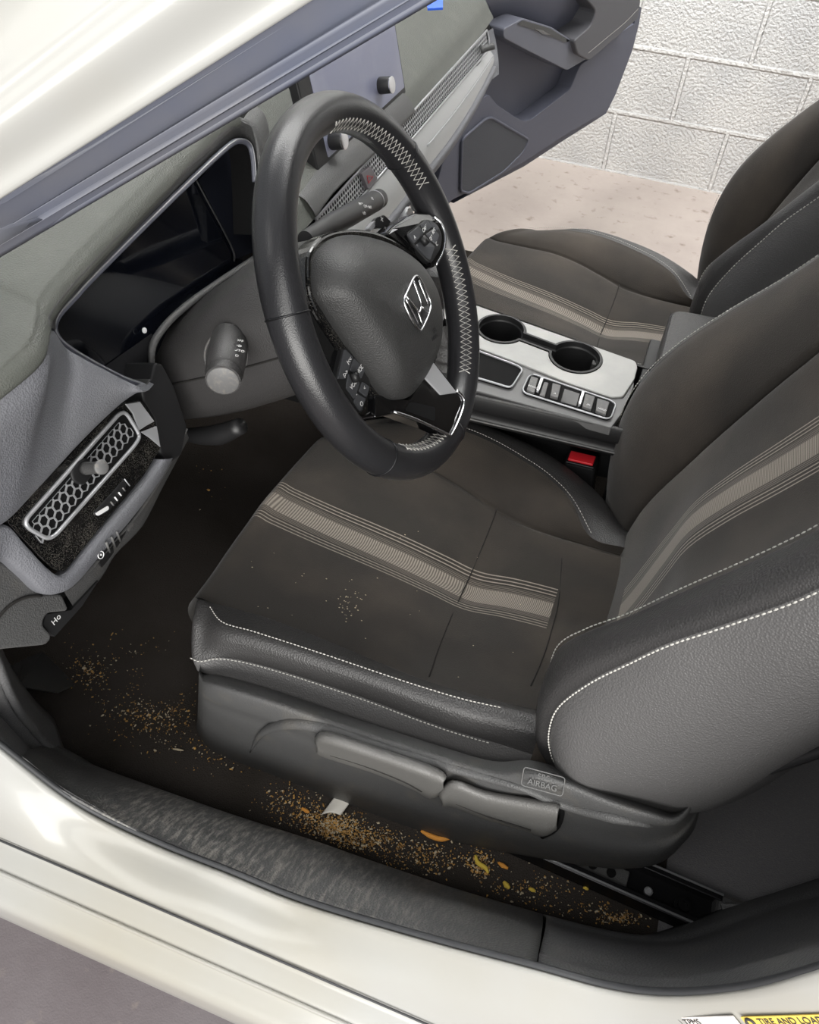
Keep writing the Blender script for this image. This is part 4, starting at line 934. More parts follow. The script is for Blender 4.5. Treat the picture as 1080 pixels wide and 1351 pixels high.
# ================================================================= COLUMN
def column():
    t = thing('steering_column', 'grey plastic steering column shroud with light and wiper stalks', 'steering column', (.15, .36, .72))
    ax = -wn
    def sect(s, hw, hh, dy=0, dz=0, k=3.0, nn=28):
        c = C0+ax*s+np.array([0, dy, 0])+wv*dz; out = []
        for a in np.linspace(0, 2*PI, nn, endpoint=False):
            ca, sa = math.cos(a), math.sin(a); r = (abs(ca)**k+abs(sa)**k)**(-1/k); out.append(c+wu*hw*ca*r+wv*hh*sa*r)
        return out+[out[0]]
    C = [sect(.045, .045, .040), sect(.05, .060, .052), sect(.07, .068, .060, 0, .0), sect(.11, .073, .066, 0, -.002), sect(.16, .076, .064, 0, -.008), sect(.20, .076, .060, 0, -.014), sect(.24, .074, .056, 0, -.018), sect(.28, .070, .052, 0, -.02)]
    sh = grid('shroud', [[p for p in r] for r in C], M_SHR, t, 4, 1)
    # split line between upper and lower halves
    tube('seam', [p for p in [C0+ax*s-wu*(w+.0006)-wv*.006 for s, w in ((.07, .068), (.11, .073), (.16, .0765), (.20, .0765), (.24, .0745))]], .0010, M_STD, sh, 6)
    # light stalk
    b, e = A(304, 444, 'Y', .425), A(294, 502, 'Y', .492); d = _n(e-b)
    st = lathe('light_stalk', b, d, [(-.02, .013), (0, .0150), (.006, .0180), (np.linalg.norm(e-b)*.5, .0185), (np.linalg.norm(e-b)*.82, .0175), (np.linalg.norm(e-b)*.85, .0160), (np.linalg.norm(e-b)*.9, .0166), (np.linalg.norm(e-b), .0160)], M_SHR, t)
    L = np.linalg.norm(e-b); lathe('end_button', e-d*.001, d, [(0, .0150), (.002, .0145), (.003, .013)], M_GREY, st)
    sd = _n(np.cross(d, [0, 0, 1.])); 
    if sd.dot(CAM-b) < 0: sd = -sd
    vw = _n(CAM-(b+d*L*.5)); sd = _n(vw-d*vw.dot(d)); tx = np.cross(sd, d)
    for k, s in ((.35, 'OFF'), (.5, '=D'), (.63, 'AUTO'), (.78, 'D')):
        text('marking', s, b+d*L*(k*.8+.12)+sd*.0170+tx*.0085, tx, -d, .0045, M_WHT, st, .0001)
    tube('stalk_collar', [hit(298+math.cos(a)*28, 469+math.sin(a)*32, 'shroud') for a in np.linspace(0, 2*PI, 20, endpoint=False)], .0012, M_GREY, sh, 6, closed=True, n=2)
    # wiper stalk
    b, e = A(428, 302, 'X', .105), A(500, 262, 'X', .105); d = _n(e-b); L = np.linalg.norm(e-b)
    ws = lathe('wiper_stalk', b, d, [(-.05, .009), (0, .0115), (.01, .0125), (L*.9, .0125), (L*.92, .0118), (L, .0118), (L+.003, .0100)], M_BLK, t)
    lathe('end_ring', b+d*(L*.905), d, [(0, .0128), (.0014, .0128)], M_SLV, ws)
    vw = _n(CAM-(b+d*L*.5)); sd = _n(vw-d*vw.dot(d)); tx = np.cross(sd, d)
    for k, j, s in ((.52, 1, 'MIST'), (.56, -.1, 'OFF'), (.62, -.9, 'INT'), (.5, -1.5, 'LO'), (.72, .9, 'HI')):
        text('marking', s, b+d*L*k+sd*.0128-tx*.0, d*.5+tx, tx*.5-d, .0048, M_WHT, ws, .0001) if False else text('marking', s, b+d*L*k+sd*(.0127 if abs(j) < 1 else .0118)+tx*.0042*j, -tx*.3+d, tx+d*.3, .0052, M_WHT, ws, .0001)
    # tilt release lever
    tube('tilt_lever', [A(235, 572, 'Y', .43), A(262, 575, 'Y', .43), A(290, 573, 'Y', .43), A(318, 562, 'Y', .43)], [.006, .010, .012, .009], M_BLK, t, 12)
    return t
column()

# ================================================================= DASHBOARD
VP = np.array([.17, .65, .72]); VN = _n(np.array([-.95, 0, .3]))
def AV(x, y, o=0): return AP(x, y, VP+VN*o, VN)
def hexmesh(name, o, s, tvec, n, L, H, cell, bar, depth, m, parent, skip=None, rr=.006):
    """honeycomb of hexagonal rings inside a rounded rectangle"""
    V = []; Fc = []; dx = cell; dy = cell*math.sqrt(3)/2
    for j in range(-1, int(H/dy)+2):
        for i in range(-1, int(L/dx)+2):
            cx, cy = i*dx+(j % 2)*dx/2, j*dy
            if not (-.001 < cx < L+.001 and -.0005 < cy < H+.0005): continue
            ex, ey = max(.006-cx, cx-L+.006, 0), max(.006-cy, cy-H+.006, 0)
            if ex > 0 and ey > 0 and math.hypot(ex, ey) > .0062: continue
            k = len(V)
            for zz in (0, -depth):
                for r in (cell/math.sqrt(3)+.00005, cell/math.sqrt(3)-bar):
                    for a in range(6):
                        an = PI/6+a*PI/3; x, y = cx+r*math.cos(an), cy+r*math.sin(an); x = min(max(x, 0), L); y = min(max(y, 0), H)
                        V.append(o+s*x+tvec*y+n*zz)
            for a in range(6):
                b = (a+1) % 6; Fc += [(k+a, k+b, k+6+b, k+6+a), (k+6+a, k+6+b, k+18+b, k+18+a)]
    return link(name, mesh_of(V, Fc), m, parent, False)
def dash():
    t = thing('dashboard', 'dark grey dashboard with honeycomb air vents, digital cluster and touchscreen', 'dashboard', (.3, 0, .7))
    # ---- top pad
    def colrow(y, edge, drop=None):
        return edge
    br = [A(x, y, 'Z', z) for x, y, z in ((66, 432, .862), (70, 412, .866), (110, 362, .868), (190, 278, .870), (250, 217, .870), (296, 172, .870), (318, 160, .870))]
    left = [np.array([.20, .78, .83]), np.array([.178, .73, .850]), np.array([.168, .67, .856]), np.array([.163, .62, .860])]
    edge = left+br
    def fwd(P, x, z): return [np.array([x, p[1], z]) for p in P]
    r1 = [p+np.array([.006, 0, .009]) for p in edge]; r2 = [p+np.array([.025, -.002, .016]) for p in edge]
    top = [[p+np.array([.001, 0, -.006]) for p in edge], edge, r1, r2, [p*.5+np.array([.42, p[1], .895])*.5+[0, 0, .004] for p in r2], fwd(edge, .45, .895), fwd(edge, .62, .90), fwd(edge, .80, .90)]
    grid('top_pad', top, M_DTOP, t, 5, 4)
    # hood lip around the cluster, inner side
    lip = [A(x, y, 'Z', z) for x, y, z in ((66, 432, .862), (70, 412, .866), (110, 362, .868), (190, 278, .870), (250, 217, .870), (296, 172, .870), (318, 160, .870), (334, 170, .862), (342, 195, .845), (345, 230, .82), (347, 300, .77))]
    lin_ = [AP(x, y, (.215, .37, .82), (-.9, 0, .35)) for x, y in ((76, 436), (80, 415), (120, 370), (196, 291), (256, 233), (300, 193), (318, 184), (329, 192), (334, 212), (336, 245), (338, 310))]
    grid('cluster_hood', [[p+np.array([.004, 0, .004]) for p in lip], lip, [p*.7+q*.3+np.array([-.002, 0, .0]) for p, q in zip(lip, lin_)], [p*.3+q*.7 for p, q in zip(lip, lin_)], lin_], M_PLA, t, 4, 4)
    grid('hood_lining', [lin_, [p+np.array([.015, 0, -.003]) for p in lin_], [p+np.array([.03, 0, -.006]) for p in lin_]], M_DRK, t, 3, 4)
    # hood right flank down to the centre
    fl = lip[6:]
    grid('hood_flank', [fl, [p+np.array([.002, -.014, .001]) for p in fl], [p+np.array([.03, -.075, -.012]) for p in fl], [p+np.array([.10, -.09, -.02]) for p in fl], [p+np.array([.2, -.09, -.02]) for p in fl]], M_PLA, t, 4, 4)
    # bezel line and screen
    CP, CN = (.238, .37, .78), _n(np.array([-.9, 0, .35]))
    bz = [(76, 443), (73, 430), (83, 412), (122, 368), (196, 294), (257, 235), (302, 193), (318, 187), (329, 194), (333, 215)]
    lo = [(76, 443), (86, 455), (106, 468), (140, 486), (165, 499), (188, 508)]
    bp = [AP(x, y, (.212, .37, .81), CN) for x, y in bz]
    bl = [AP(x, y, (.212, .37, .81), CN) for x, y in lo]
    full = [AP(x, y, (.205, .37, .815), CN) for x, y in ([(190, 510), (165, 501), (140, 489), (106, 470), (84, 455), (74, 443), (71, 430), (78, 414), (100, 390), (122, 366), (196, 292), (257, 233), (302, 192), (318, 186), (329, 192), (334, 210), (336, 240)])]
    M_BEZ = mat('bezel_plastic', (96, 98, 108), .35)
    tube('cluster_bezel', full, .0032, M_BEZ, t, 10); tube('bezel_line', [p+np.array([-.002, 0, .0022]) for p in full], .0009, M_SLV, t, 6)
    sc = [(70, 440), (70, 425), (120, 362), (196, 285), (300, 183), (330, 183), (340, 215), (344, 340), (300, 372), (255, 400), (225, 430), (205, 470), (196, 520), (150, 500), (100, 470)]
    s = prism('cluster_screen', [AP(x, y, CP, CN) for x, y in sc], CN, .006, M_SCR, t); s['label'] = 'dark glossy instrument display, switched off'
    tube('screen_edge', [AP(x, y, (.236, .37, .782), CN) for x, y in ((258, 236), (275, 268), (295, 305), (308, 332), (309, 345))], .0012, M_BLK, s, 6)
    prism('screen_border', [AP(x, y, (.2365, .37, .782), CN) for x, y in ((262, 238), (300, 196), (322, 190), (332, 205), (336, 332), (310, 342), (300, 312))], CN, .001, mat('matte_border', (20, 22, 30), .8, spec=.1), s)
    prism('screen_border', [AP(x, y, (.2365, .37, .782), CN) for x, y in ((138, 484), (200, 440), (208, 452), (196, 515), (160, 500))], CN, .001, mat('matte_border2', (34, 34, 36), .8, spec=.1), s)
    q = AP(190, 436, (.234, .37, .785), CN); bit_ = lathe('screen_marker', q, CN, [(0, .003), (.001, .003), (.002, .0015)], M_WHT, s, 8)
    # rounded brow above the column
    bw = [(204, 500), (200, 478), (203, 452), (222, 425), (250, 400), (285, 375), (318, 353), (345, 335)]
    w1 = [AP(x, y, (.205, .37, .75), CN) for x, y in bw]
    tube('column_brow', w1, [.0015, .003, .004, .004, .004, .004, .004, .004], M_PLA, t, 8)
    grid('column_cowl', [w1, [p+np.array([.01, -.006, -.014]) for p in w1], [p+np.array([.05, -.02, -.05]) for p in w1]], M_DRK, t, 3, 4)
    # ---- outboard pad between top and vent panel
    c_top = [p+np.array([.0, 0, -.004]) for p in left]+[br[0]+np.array([0, 0, -.003])]+[AP(x, y+3, (.184-.003*k, .37, .80), CN) for k, (x, y) in enumerate(lo[1:])]+[bl[-1]+np.array([0, -.012, -.004])]
    vt = [AV(x, y, .004) for x, y in ((-95, 775), (-50, 735), (-10, 700), (12, 684), (40, 655), (70, 622), (96, 593), (124, 563), (150, 537), (168, 520), (186, 506))]
    n_ = len(c_top); vt = [vt[min(i, len(vt)-1)] for i in range(n_)]
    mid = [p*.5+q*.5+np.array([-.006, .002, .002]) for p, q in zip(c_top, vt)]
    grid('side_pad', [c_top, [p*.85+q*.15+np.array([-.006, .001, -.001]) for p, q in zip(c_top, vt)], mid, [p*.12+q*.88+np.array([-.005, .001, .001]) for p, q in zip(c_top, vt)], vt, [p+np.array([.012, 0, -.001]) for p in vt]], M_DASH, t, 5, 5)
    # end face towards the door
    # ---- vent panel
    vp = [(8, 688), (150, 541), (163, 531), (186, 528), (203, 552), (213, 590), (190, 628), (112, 722), (86, 755), (74, 753), (55, 738)]
    pn = prism('vent_panel', rpoly([AV(x, y) for x, y in vp], .004), VN, .012, M_DUST, t, bev=.001)
    prism('chrome_corner', [AV(x, y, .0012) for x, y in ((166, 533), (185, 530), (204, 556), (193, 562), (184, 568), (176, 546))], VN, .003, M_SLV, pn, bev=.0006)
    prism('chrome_corner', [AV(x, y, .0008) for x, y in ((186, 570), (207, 562), (212, 590), (198, 578))], VN, .003, M_SLV, pn, bev=.0006)
    fo = [(33, 686), (158, 545), (166, 544), (182, 570), (184, 577), (178, 587), (72, 707), (62, 711), (36, 696)]
    fr = tube('air_vent', rpoly([AV(x, y, .001) for x, y in fo], .006), .0019, M_SLV, t, 10, closed=True, n=0)
    prism('vent_cavity', rpoly([AV(x, y, .0006) for x, y in fo], .006), VN, .001, M_DRK, fr)
    o = AV(37, 693, .0018); e1 = AV(163, 549, .0018); d = _n(e1-o); H = AV(66, 709, .0018)-o; hv = H-d*H.dot(d); Hh = np.linalg.norm(hv); hv = _n(hv)
    hexmesh('vent_grille', o+hv*.001, d, hv, VN, np.linalg.norm(e1-o), Hh*.94, .0092, .00075, .004, M_SLV, fr)
    k0 = AV(108, 622, .004)
    prism('vent_knob_base', rpoly([AV(x, y, .004) for x, y in ((94, 622), (106, 606), (118, 604), (126, 622), (112, 641), (98, 636))], .004), VN, .006, M_BLK, fr, bev=.0015)
    ke = AV(113, 618, .006); kd = _n(A(141, 616, 'X', .135)-ke); tube('vent_knob', [ke, ke+kd*.012, ke+kd*.02, ke+kd*.026, ke+kd*.030], [.006, .0055, .005, .006, .006], M_PLA, fr, 14, n=2)
    lathe('knob_cap', ke+kd*.029, kd, [(0, .0062), (.002, .0062), (.003, .005)], M_GREY, fr)
    # vent wheel slider
    wp = rpoly([AV(x, y, .001) for x, y in ((124, 676), (128, 682), (142, 676), (163, 652), (168, 640), (163, 633), (150, 648))], .004)
    wh = prism('vent_wheel', wp, VN, .004, M_BLK, pn, bev=.001)
    prism('wheel_mark', rpoly([AV(x, y, .0018) for x, y in ((126, 677), (129, 681), (144, 672), (143, 667))], .002), VN, .001, M_WHT, wh)
    for k in range(4): tube('wheel_rib', [AV(146+k*5.2, 662-k*6.2, .0018), AV(150+k*5, 667-k*6.5, .0018)], .0008, M_WHT if k in (1, 2) else M_GREY, wh, 6, n=0)
    tube('wheel_mark', [AV(164, 632, .0015), AV(171, 641, .0015)], .0006, M_SLV, wh, 6, n=0)
    # lower rim of the dash below the panel
    ri = [(-70, 745), (-20, 712), (6, 692), (32, 718), (60, 748), (80, 760), (98, 748), (125, 714), (160, 673), (194, 632), (212, 606)]
    ro = [(-70, 795), (-30, 768), (0, 738), (28, 758), (56, 783), (82, 781), (104, 764), (136, 726), (174, 682), (208, 636), (226, 604)]
    a = [AV(x, y, .002) for x, y in ri]; b = [AV(x, y, -.004) for x, y in ro]
    grid('lower_rim', [[p-VN*.012 for p in a], a, [p*.75+q*.25+VN*.004 for p, q in zip(a, b)], [p*.3+q*.7+VN*.004 for p, q in zip(a, b)], b, [p+np.array([.02, 0, -.004]) for p in b]], M_DASH, t, 4, 5)
    # underside strip with switches
    so = [(95, 806), (134, 762), (152, 732), (188, 694), (210, 648), (246, 582)]
    si = [(84, 780), (112, 757), (145, 718), (180, 678), (218, 618), (244, 566)]
    a = [AV(x, y, -.010) for x, y in si]; b = [AV(x, y, -.028) for x, y in so]
    ul = grid('switch_panel', [[p+VN*.004 for p in a], a, b, [p+np.array([.05, 0, -.01]) for p in b]], M_PLA, t, 3, 4)
    def us(x, y, o=0): return AP(x, y, b[2]*.5+a[2]*.5+VN*(.002+o), np.cross(a[1]-a[4], b[2]-a[2]) if np.cross(a[1]-a[4], b[2]-a[2]).dot(CAM-a[2]) > 0 else -np.cross(a[1]-a[4], b[2]-a[2]))
    prism('switch', [us(x, y, .001) for x, y in ((128, 734), (148, 715), (152, 733), (134, 750))], VN, .004, M_BLK, ul, bev=.001)
    prism('switch', [us(x, y, .001) for x, y in ((151, 712), (166, 697), (168, 714), (155, 730))], VN, .004, M_BLK, ul, bev=.001)
    prism('switch_bump', [us(x, y, .002) for x, y in ((168, 694), (176, 686), (178, 700), (171, 708))], VN, .004, M_GREY, ul, bev=.001)
    cc = us(133, 732, .003); tube('switch_marking', [cc+.0035*(math.cos(k)*np.array([0, 1, 0])+math.sin(k)*np.array([.3, 0, .95])) for k in np.linspace(0, 2*PI, 12, endpoint=False)], .0005, M_WHT, ul, 5, closed=True, n=0)
    lathe('switch_marking', cc, VN, [(0, .001), (.0005, .001)], M_WHT, ul, 8)
    for k in range(3): tube('switch_rib', [us(140+k*7, 716-k*7, .003), us(145+k*7, 728-k*7, .003)], .0012, M_GREY, ul, 6, n=0)
    # lower cover at the door end
    lc = [(-70, 790), (-30, 765), (0, 739), (28, 760), (53, 784), (82, 783), (92, 806), (62, 809), (56, 824), (70, 840), (62, 851), (0, 857), (-70, 862)]
    cv = prism('lower_cover', rpoly([AV(x, y, -.012) for x, y in lc], .004, 3), VN, .10, M_PLA, t, bev=.003, seg=3)
    tube('panel_gap', [AV(x, y, -.0112) for x, y in ((-20, 838), (0, 812), (14, 798), (34, 788), (55, 786))], .0014, M_STD, cv, 6)
    rp = prism('release_panel', [AV(x, y, -.016) for x, y in ((60, 811), (94, 805), (130, 766), (108, 800), (72, 840), (57, 825))], VN, .02, M_BLK, t)
    text('marking', 'H', AV(72, 820, -.0155), (0, -1, 0), (.3, 0, .95), .008, M_WHT, rp, .0001); text('marking', 'o', AV(77, 814, -.0155), (0, -1, 0), (.3, 0, .95), .008, M_WHT, rp, .0001)
    # dark piece between the vent panel and the column
    P = [(188, 514), (200, 500), (205, 478), (214, 480), (230, 510), (247, 562), (240, 600), (224, 612), (212, 598), (204, 552), (190, 530)]
    prism('column_side_trim', [AV(x, y, -.004) for x, y in P], VN, .06, M_BLK, t, bev=.002)
    # ---- centre and passenger side
    st = [(385, 320), (414, 289), (443, 251), (500, 197), (545, 150), (590, 98), (630, 52), (646, 30), (650, 22)]
    e0 = [AV(x, y, .002) for x, y in st]; e0.append(e0[-1]+np.array([.03, -.02, .0]))
    def tray(p): return -.30 < p[1] < .09
    R1, R2, R3, R4, R5, R6 = [], [], [], [], [], []
    for p in e0:
        if tray(p): R1.append(np.array([.185, p[1], .752])); R2.append(np.array([.20, p[1], .762])); R3.append(np.array([.27, p[1], .80])); 
        else: R1.append(np.array([p[0]+.006, p[1], p[2]+.008])); R2.append(np.array([p[0]+.03, p[1], p[2]+.035])); R3.append(np.array([.28, p[1], .815]))
        R4.append(np.array([.36, p[1], .855])); R5.append(np.array([.52, p[1], .885])); R6.append(np.array([.80, p[1], .90]))
    grid('top_pad', [e0, R1, R2, R3, R4, R5, R6], M_DTOP, t, 5, 4)
    grid('center_pad', [[np.array([x, y, z+ (.0 if y < .16 else .0)]) for y in (.16, .12, .08, .04)] for x, z in ((.33, .80), (.36, .85), (.40, .88), (.60, .895), (.80, .90))], M_DTOP, t, 4, 4)
    fe = [p for p in e0 if -.262 < p[1] < .16]
    grid('center_fascia', [[p+np.array([.004, 0, -.004]) for p in fe], [p+np.array([-.0025, 0, .003]) for p in fe], [np.array([.174, p[1], .745]) for p in fe], [np.array([.186, p[1], .757]) for p in fe], [np.array([.215, p[1], .765]) for p in fe]], M_PLA, t, 4, 4)
    # honeycomb strip across the dash
    tl = [(414, 289), (443, 252), (500, 198), (545, 152), (640, 41)]; bl_ = [(417, 303), (452, 276), (514, 223), (560, 168), (653, 66)]
    o = AV(412, 296, .0); e1 = AV(641, 42, .0); d = _n(e1-o); 
    o = AV(*tl[0]); e1 = AV(640, 41); d = _n(e1-o); H = AV(*bl_[2])-AV(*tl[2]); hv = _n(H-d*H.dot(d)); 
    Lk = np.linalg.norm(e1-o); Hk = .030
    prism('strip_backing', [o, o+d*Lk, o+d*Lk+hv*Hk, o+hv*Hk], VN, .004, M_DRK, t)
    gs = hexmesh('vent_grille', o+VN*.001, d, hv, VN, Lk, Hk, .0072, .0010, .003, M_SLV, t)
    tube('silver_line', [o+VN*.002, o+d*(Lk+.004)+VN*.002], .0018, M_SLV, t, 8, n=0); tube('silver_line', [o+hv*(Hk+.001)+VN*.002, o+d*Lk+hv*(Hk+.001)+VN*.002], .0018, M_SLV, t, 8, n=0)
    tube('silver_line', [o+d*(Lk+.004)+VN*.002, o+d*(Lk+.006)+hv*Hk*.5+VN*.002, o+d*Lk+hv*(Hk+.001)+VN*.002], .0018, M_SLV, t, 8)
    prism('vent_end_pocket', [o+d*(Lk+.008), o+d*(Lk+.03)-hv*.004, o+d*(Lk+.03)+hv*Hk, o+d*(Lk+.008)+hv*Hk], VN, .004, M_DRK, t)
    kb = AV(634, 66, .004); kk = tube('vent_knob', [kb, kb+VN*.012+np.array([0, -.006, 0]), kb+VN*.022+np.array([0, -.012, 0])], [.007, .005, .006], M_PLA, t, 12, n=2)
    prism('vent_wheel', [AV(x, y, .002) for x, y in ((628, 86), (634, 80), (640, 85), (634, 92))], VN, .003, M_BLK, t); 
    prism('wheel_mark', [AV(x, y, .002) for x, y in ((636, 82), (645, 76), (646, 83), (639, 90))], VN, .003, M_CHR, t)
    # hazard switch
    hz = prism('hazard_switch', rpoly([AV(x, y, .006) for x, y in ((477, 229), (489, 219), (498, 236), (486, 250))], .002), VN, .008, mat('hazard_face', (88, 84, 88), .4), t, bev=.001)
    tri = [AV(x, y, .0065) for x, y in ((486, 242), (484, 232), (492, 233))]; tube('hazard_marking', tri, .0005, M_RED, hz, 5, closed=True, n=0)
    # glossy band below the honeycomb on the passenger side, rounded lower edge
    p0 = [o+d*k+hv*(Hk+.003)+VN*.001 for k in np.linspace(-.02, Lk+.004, 9)]
    M_BAND = mat('sky_reflection_band', (146, 147, 147), .16, spec=.6, coat=.4)  # light grey colour paints the white sky reflected in gloss black
    hb = np.array([.055]*6+[.050, .040, .026])
    p1 = [p+hv*h+VN*.004 for p, h in zip(p0, hb)]; 
    gb = grid('dash_band', [p0, [p*.5+q*.5+VN*.004 for p, q in zip(p0, p1)], p1], M_BAND, t, 4, 4)
    tube('band_line', [p0[i]*.55+p1[i]*.45+VN*.0048 for i in range(4, 9)], .0010, M_SLV, gb, 6)
    p2 = [p+hv*.016-VN*.002 for p in p1]; p3 = [p+hv*.03-VN*.03 for p in p1]
    grid('lower_rim', [[p+VN*.001 for p in p1], p1, [p+hv*.006+VN*.004 for p in p1], p2, p3, [np.array([.34, p[1], .52]) for p in p3]], M_DASH, t, 4, 4)
    en = [p0[-1]+d*.03-hv*.03, p0[-1]+d*.035, p1[-1]+d*.02, p1[-1]+d*.01+hv*.02]
    grid('end_trim', [[p-d*.032 for p in en], [p-d*.012+VN*.003 for p in en], en, [p+np.array([.05, -.01, 0]) for p in en], [p+np.array([.4, -.01, 0]) for p in en]], M_DASH, t, 4, 4)
    # centre stack
    cs = [np.array([.19, .12, .66]), np.array([.19, -.12, .66]), np.array([.25, -.12, .56]), np.array([.25, .12, .56])]
    grid('center_stack', [[np.array([x, y, z]) for y in (.13, .05, -.05, -.13)] for x, z in ((.20, .64), (.215, .60), (.24, .55), (.30, .48))], M_PIANO, t, 3, 3)
    prism('stack_insert', [AV(x, y, .004) for x, y in ((531, 234), (541, 250), (511, 286), (503, 281))], VN, .004, M_SLV, t)
    for (x, y) in ((545, 264), (524, 288)):
        c = AV(x, y, -.01); kb = lathe('climate_knob', c, VN, [(0, .017), (.012, .0165), (.02, .0155), (.022, .013)], M_SLV, t); lathe('knob_ring', c+VN*.021, VN, [(0, .0135), (.0015, .013)], M_PIANO, kb)
    # ---- touchscreen
    SP, SN = np.array([.20, -.1, .79]), _n(np.array([-.96, .02, .22]))
    def AS(x, y, o=0): return AP(x, y, SP+SN*o, SN)
    tl_, tr_ = AS(400, 60), AS(500, 25); brr = AS(513, 132); bll = AS(412, 232)
    y0, y1 = .055, -.255; z0, z1 = .752, .885
    def onS(y, z): return np.array([SP[0]-(SN[1]*(y-SP[1])+SN[2]*(z-SP[2]))/SN[0], y, z])
    hs = prism('touchscreen', rpoly([onS(y0, z0), onS(y1, z0), onS(y1, z1), onS(y0, z1)], .006), SN, .014, M_BLK, t, bev=.002); hs['label'] = 'touchscreen with volume knob, switched off, coloured like reflected sky'
    M_TS = mat('touch_glass_sky_tint', (128, 131, 152), .3, spec=.6, noise=(14, (142, 144, 162), .4, .7))  # pale blue base colour stands in for the sky reflected in the glass
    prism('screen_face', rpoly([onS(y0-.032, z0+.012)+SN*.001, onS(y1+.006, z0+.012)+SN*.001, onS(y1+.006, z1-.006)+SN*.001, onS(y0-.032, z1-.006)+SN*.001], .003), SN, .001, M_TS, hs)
    for (x, y) in ((500, 113), (436, 186)):
        c = AS(x, y, .0); kn = lathe('volume_knob', c, SN, [(0, .0105), (.003, .0115), (.018, .0110), (.020, .0105)], M_BLK, hs); lathe('knob_ring', c+SN*.0195, SN, [(0, .0112), (.0012, .0112), (.0016, .0095)], M_CHR, kn)
        lathe('knob_face', c+SN*.0202, SN, [(0, .0090), (.0008, .0088)], M_GREY, kn)
    bb = prism('button_bar', [AS(x, y, -.002) for x, y in ((424, 212), (476, 160), (484, 176), (431, 232))], SN, .01, M_BLK, t, bev=.0015)
    for k, s_ in enumerate(('<<', 'H', 'B', '>')): text('button_marking', s_, AS(434+k*12, 212-k*12, -.0015), (0, -1, 0), (.2, 0, .97), .007, M_GREY, bb, .0001)
    box('dash_core', (.53, 0, .70), (.44, 1.34, .30), M_DRK, t)
    return t
dash()
# strip of blue tape on top of the dash
P = [A(562, -6, 'Z', .868), A(584, -6, 'Z', .868), A(584, 10, 'Z', .862), A(564, 11, 'Z', .862)]
o = prism('blue_tape', P, (0, 0, 1), .003, M_BLUE); tag(o, 'small blue tag lying on the passenger side of the dash top', 'tag')

# ================================================================= PASSENGER DOOR
def pdoor():
    P1, P2 = A(596, 264, 'Z', .30), A(740, 180, 'Z', .30); d = _n((P2-P1)*[1, 1, 0]); n = _n(np.cross(d, [0, 0, 1.]))
    if n.dot(CAM-P1) < 0: n = -n
    t = thing('car_door', 'open passenger door with grey blue inner panel, speaker and armrest', 'car door', tuple((P1+P2)/2))
    def AD(x, y, o=0): return AP(x, y, P1+n*o, n)
    outl = [(560, 300), (596, 266), (640, 245), (690, 217), (740, 184), (795, 150), (808, 125), (820, 98), (832, 64), (842, 20), (846, -60), (700, -160), (600, -120), (560, 0), (545, 150)]
    prism('inner_panel', [AD(x, y, -.02) for x, y in outl], n, .03, M_DOOR, t, bev=.004)
    prism('outer_skin', [AD(x, y, -.052) for x, y in outl], n, .012, M_PNT, t, bev=.004)
    low = [(562, 298), (596, 264), (640, 243), (690, 215), (740, 182), (797, 148), (810, 122), (820, 100), (832, 66), (838, 30), (800, 55), (776, 79), (765, 86), (752, 118), (700, 158), (690, 160), (676, 152), (655, 138), (645, 124), (632, 132), (612, 150), (590, 190)]
    prism('lower_panel', rpoly([AD(x, y, .022) for x, y in low], .012, 4), n, .042, M_DOOR, t, bev=.006, seg=3)
    prism('outer_edge', [AD(x, y, .0) for x, y in ((598, 268), (692, 219), (742, 186), (799, 150), (812, 124), (834, 66), (843, 30), (846, 10), (842, 8), (828, 66), (808, 120), (794, 146), (738, 180), (690, 213))], n, .05, M_DOOR, t)
    spk = [(609, 184), (640, 157), (648, 155), (697, 184), (690, 200), (664, 226), (618, 255), (607, 252)]
    g = prism('speaker_grille', rpoly([AD(x, y, .0255) for x, y in spk], .012), n, .005, M_GRL, t, bev=.001)
    tube('grille_frame', rpoly([AD(x, y, .0245) for x, y in spk], .012), .0035, M_DOOR, g, 8, closed=True, n=0)
    # padded upper panel between the belt line and the pull
    grid('upper_panel', [[AD(x, y, o) for x, y in L] for L, o in (([(600, -40), (680, -60), (780, -60), (850, -60)], .03), ([(640, 0), (690, -10), (760, -10), (800, -10)], .025), ([(650, 20), (690, 22), (745, 40), (785, 20)], .0), ([(655, 40), (690, 40), (745, 60), (790, 30)], -.018))], M_DOOR, t, 3, 3)
    # armrest
    ar = [(757, 54), (762, 72), (777, 80), (810, 52), (842, 24), (845, 0), (842, -30), (790, -40), (770, -5), (786, 14), (780, 34)]
    o = prism('armrest', rpoly([AD(x, y, .062) for x, y in ar], .012), n, .07, M_ARM, t, bev=.01, seg=4)
    stitch('armrest_stitching', [AD(x, y, .0625) for x, y in ((776, 70), (800, 50), (825, 29), (843, 10))], M_STI, o, .0007)
    pl = [(664, 38), (690, 24), (728, 36), (760, 57), (775, 77), (748, 93), (694, 66), (664, 50)]
    q = prism('door_pull', rpoly([AD(x, y, .048) for x, y in pl], .010), n, .05, mat('door_pull_plastic', (92, 94, 104), .4), t, bev=.006, seg=3)
    prism('switch_plate', rpoly([AD(x, y, .0495) for x, y in ((682, 32), (690, 27), (726, 38), (752, 54), (745, 56), (716, 44))], .004), n, .004, M_PIANO, q)
    prism('window_switch', rpoly([AD(x, y, .0515) for x, y in ((706, 38), (716, 40), (726, 46), (716, 45))], .002), n, .004, M_GREY, q)
    0 and prism('inner_handle', rpoly([AD(x, y, .03) for x, y in ((668, 16), (684, 8), (700, 14), (690, 24), (674, 28))], .006), n, .02, M_SLV, t, bev=.003)
    return t
pdoor()

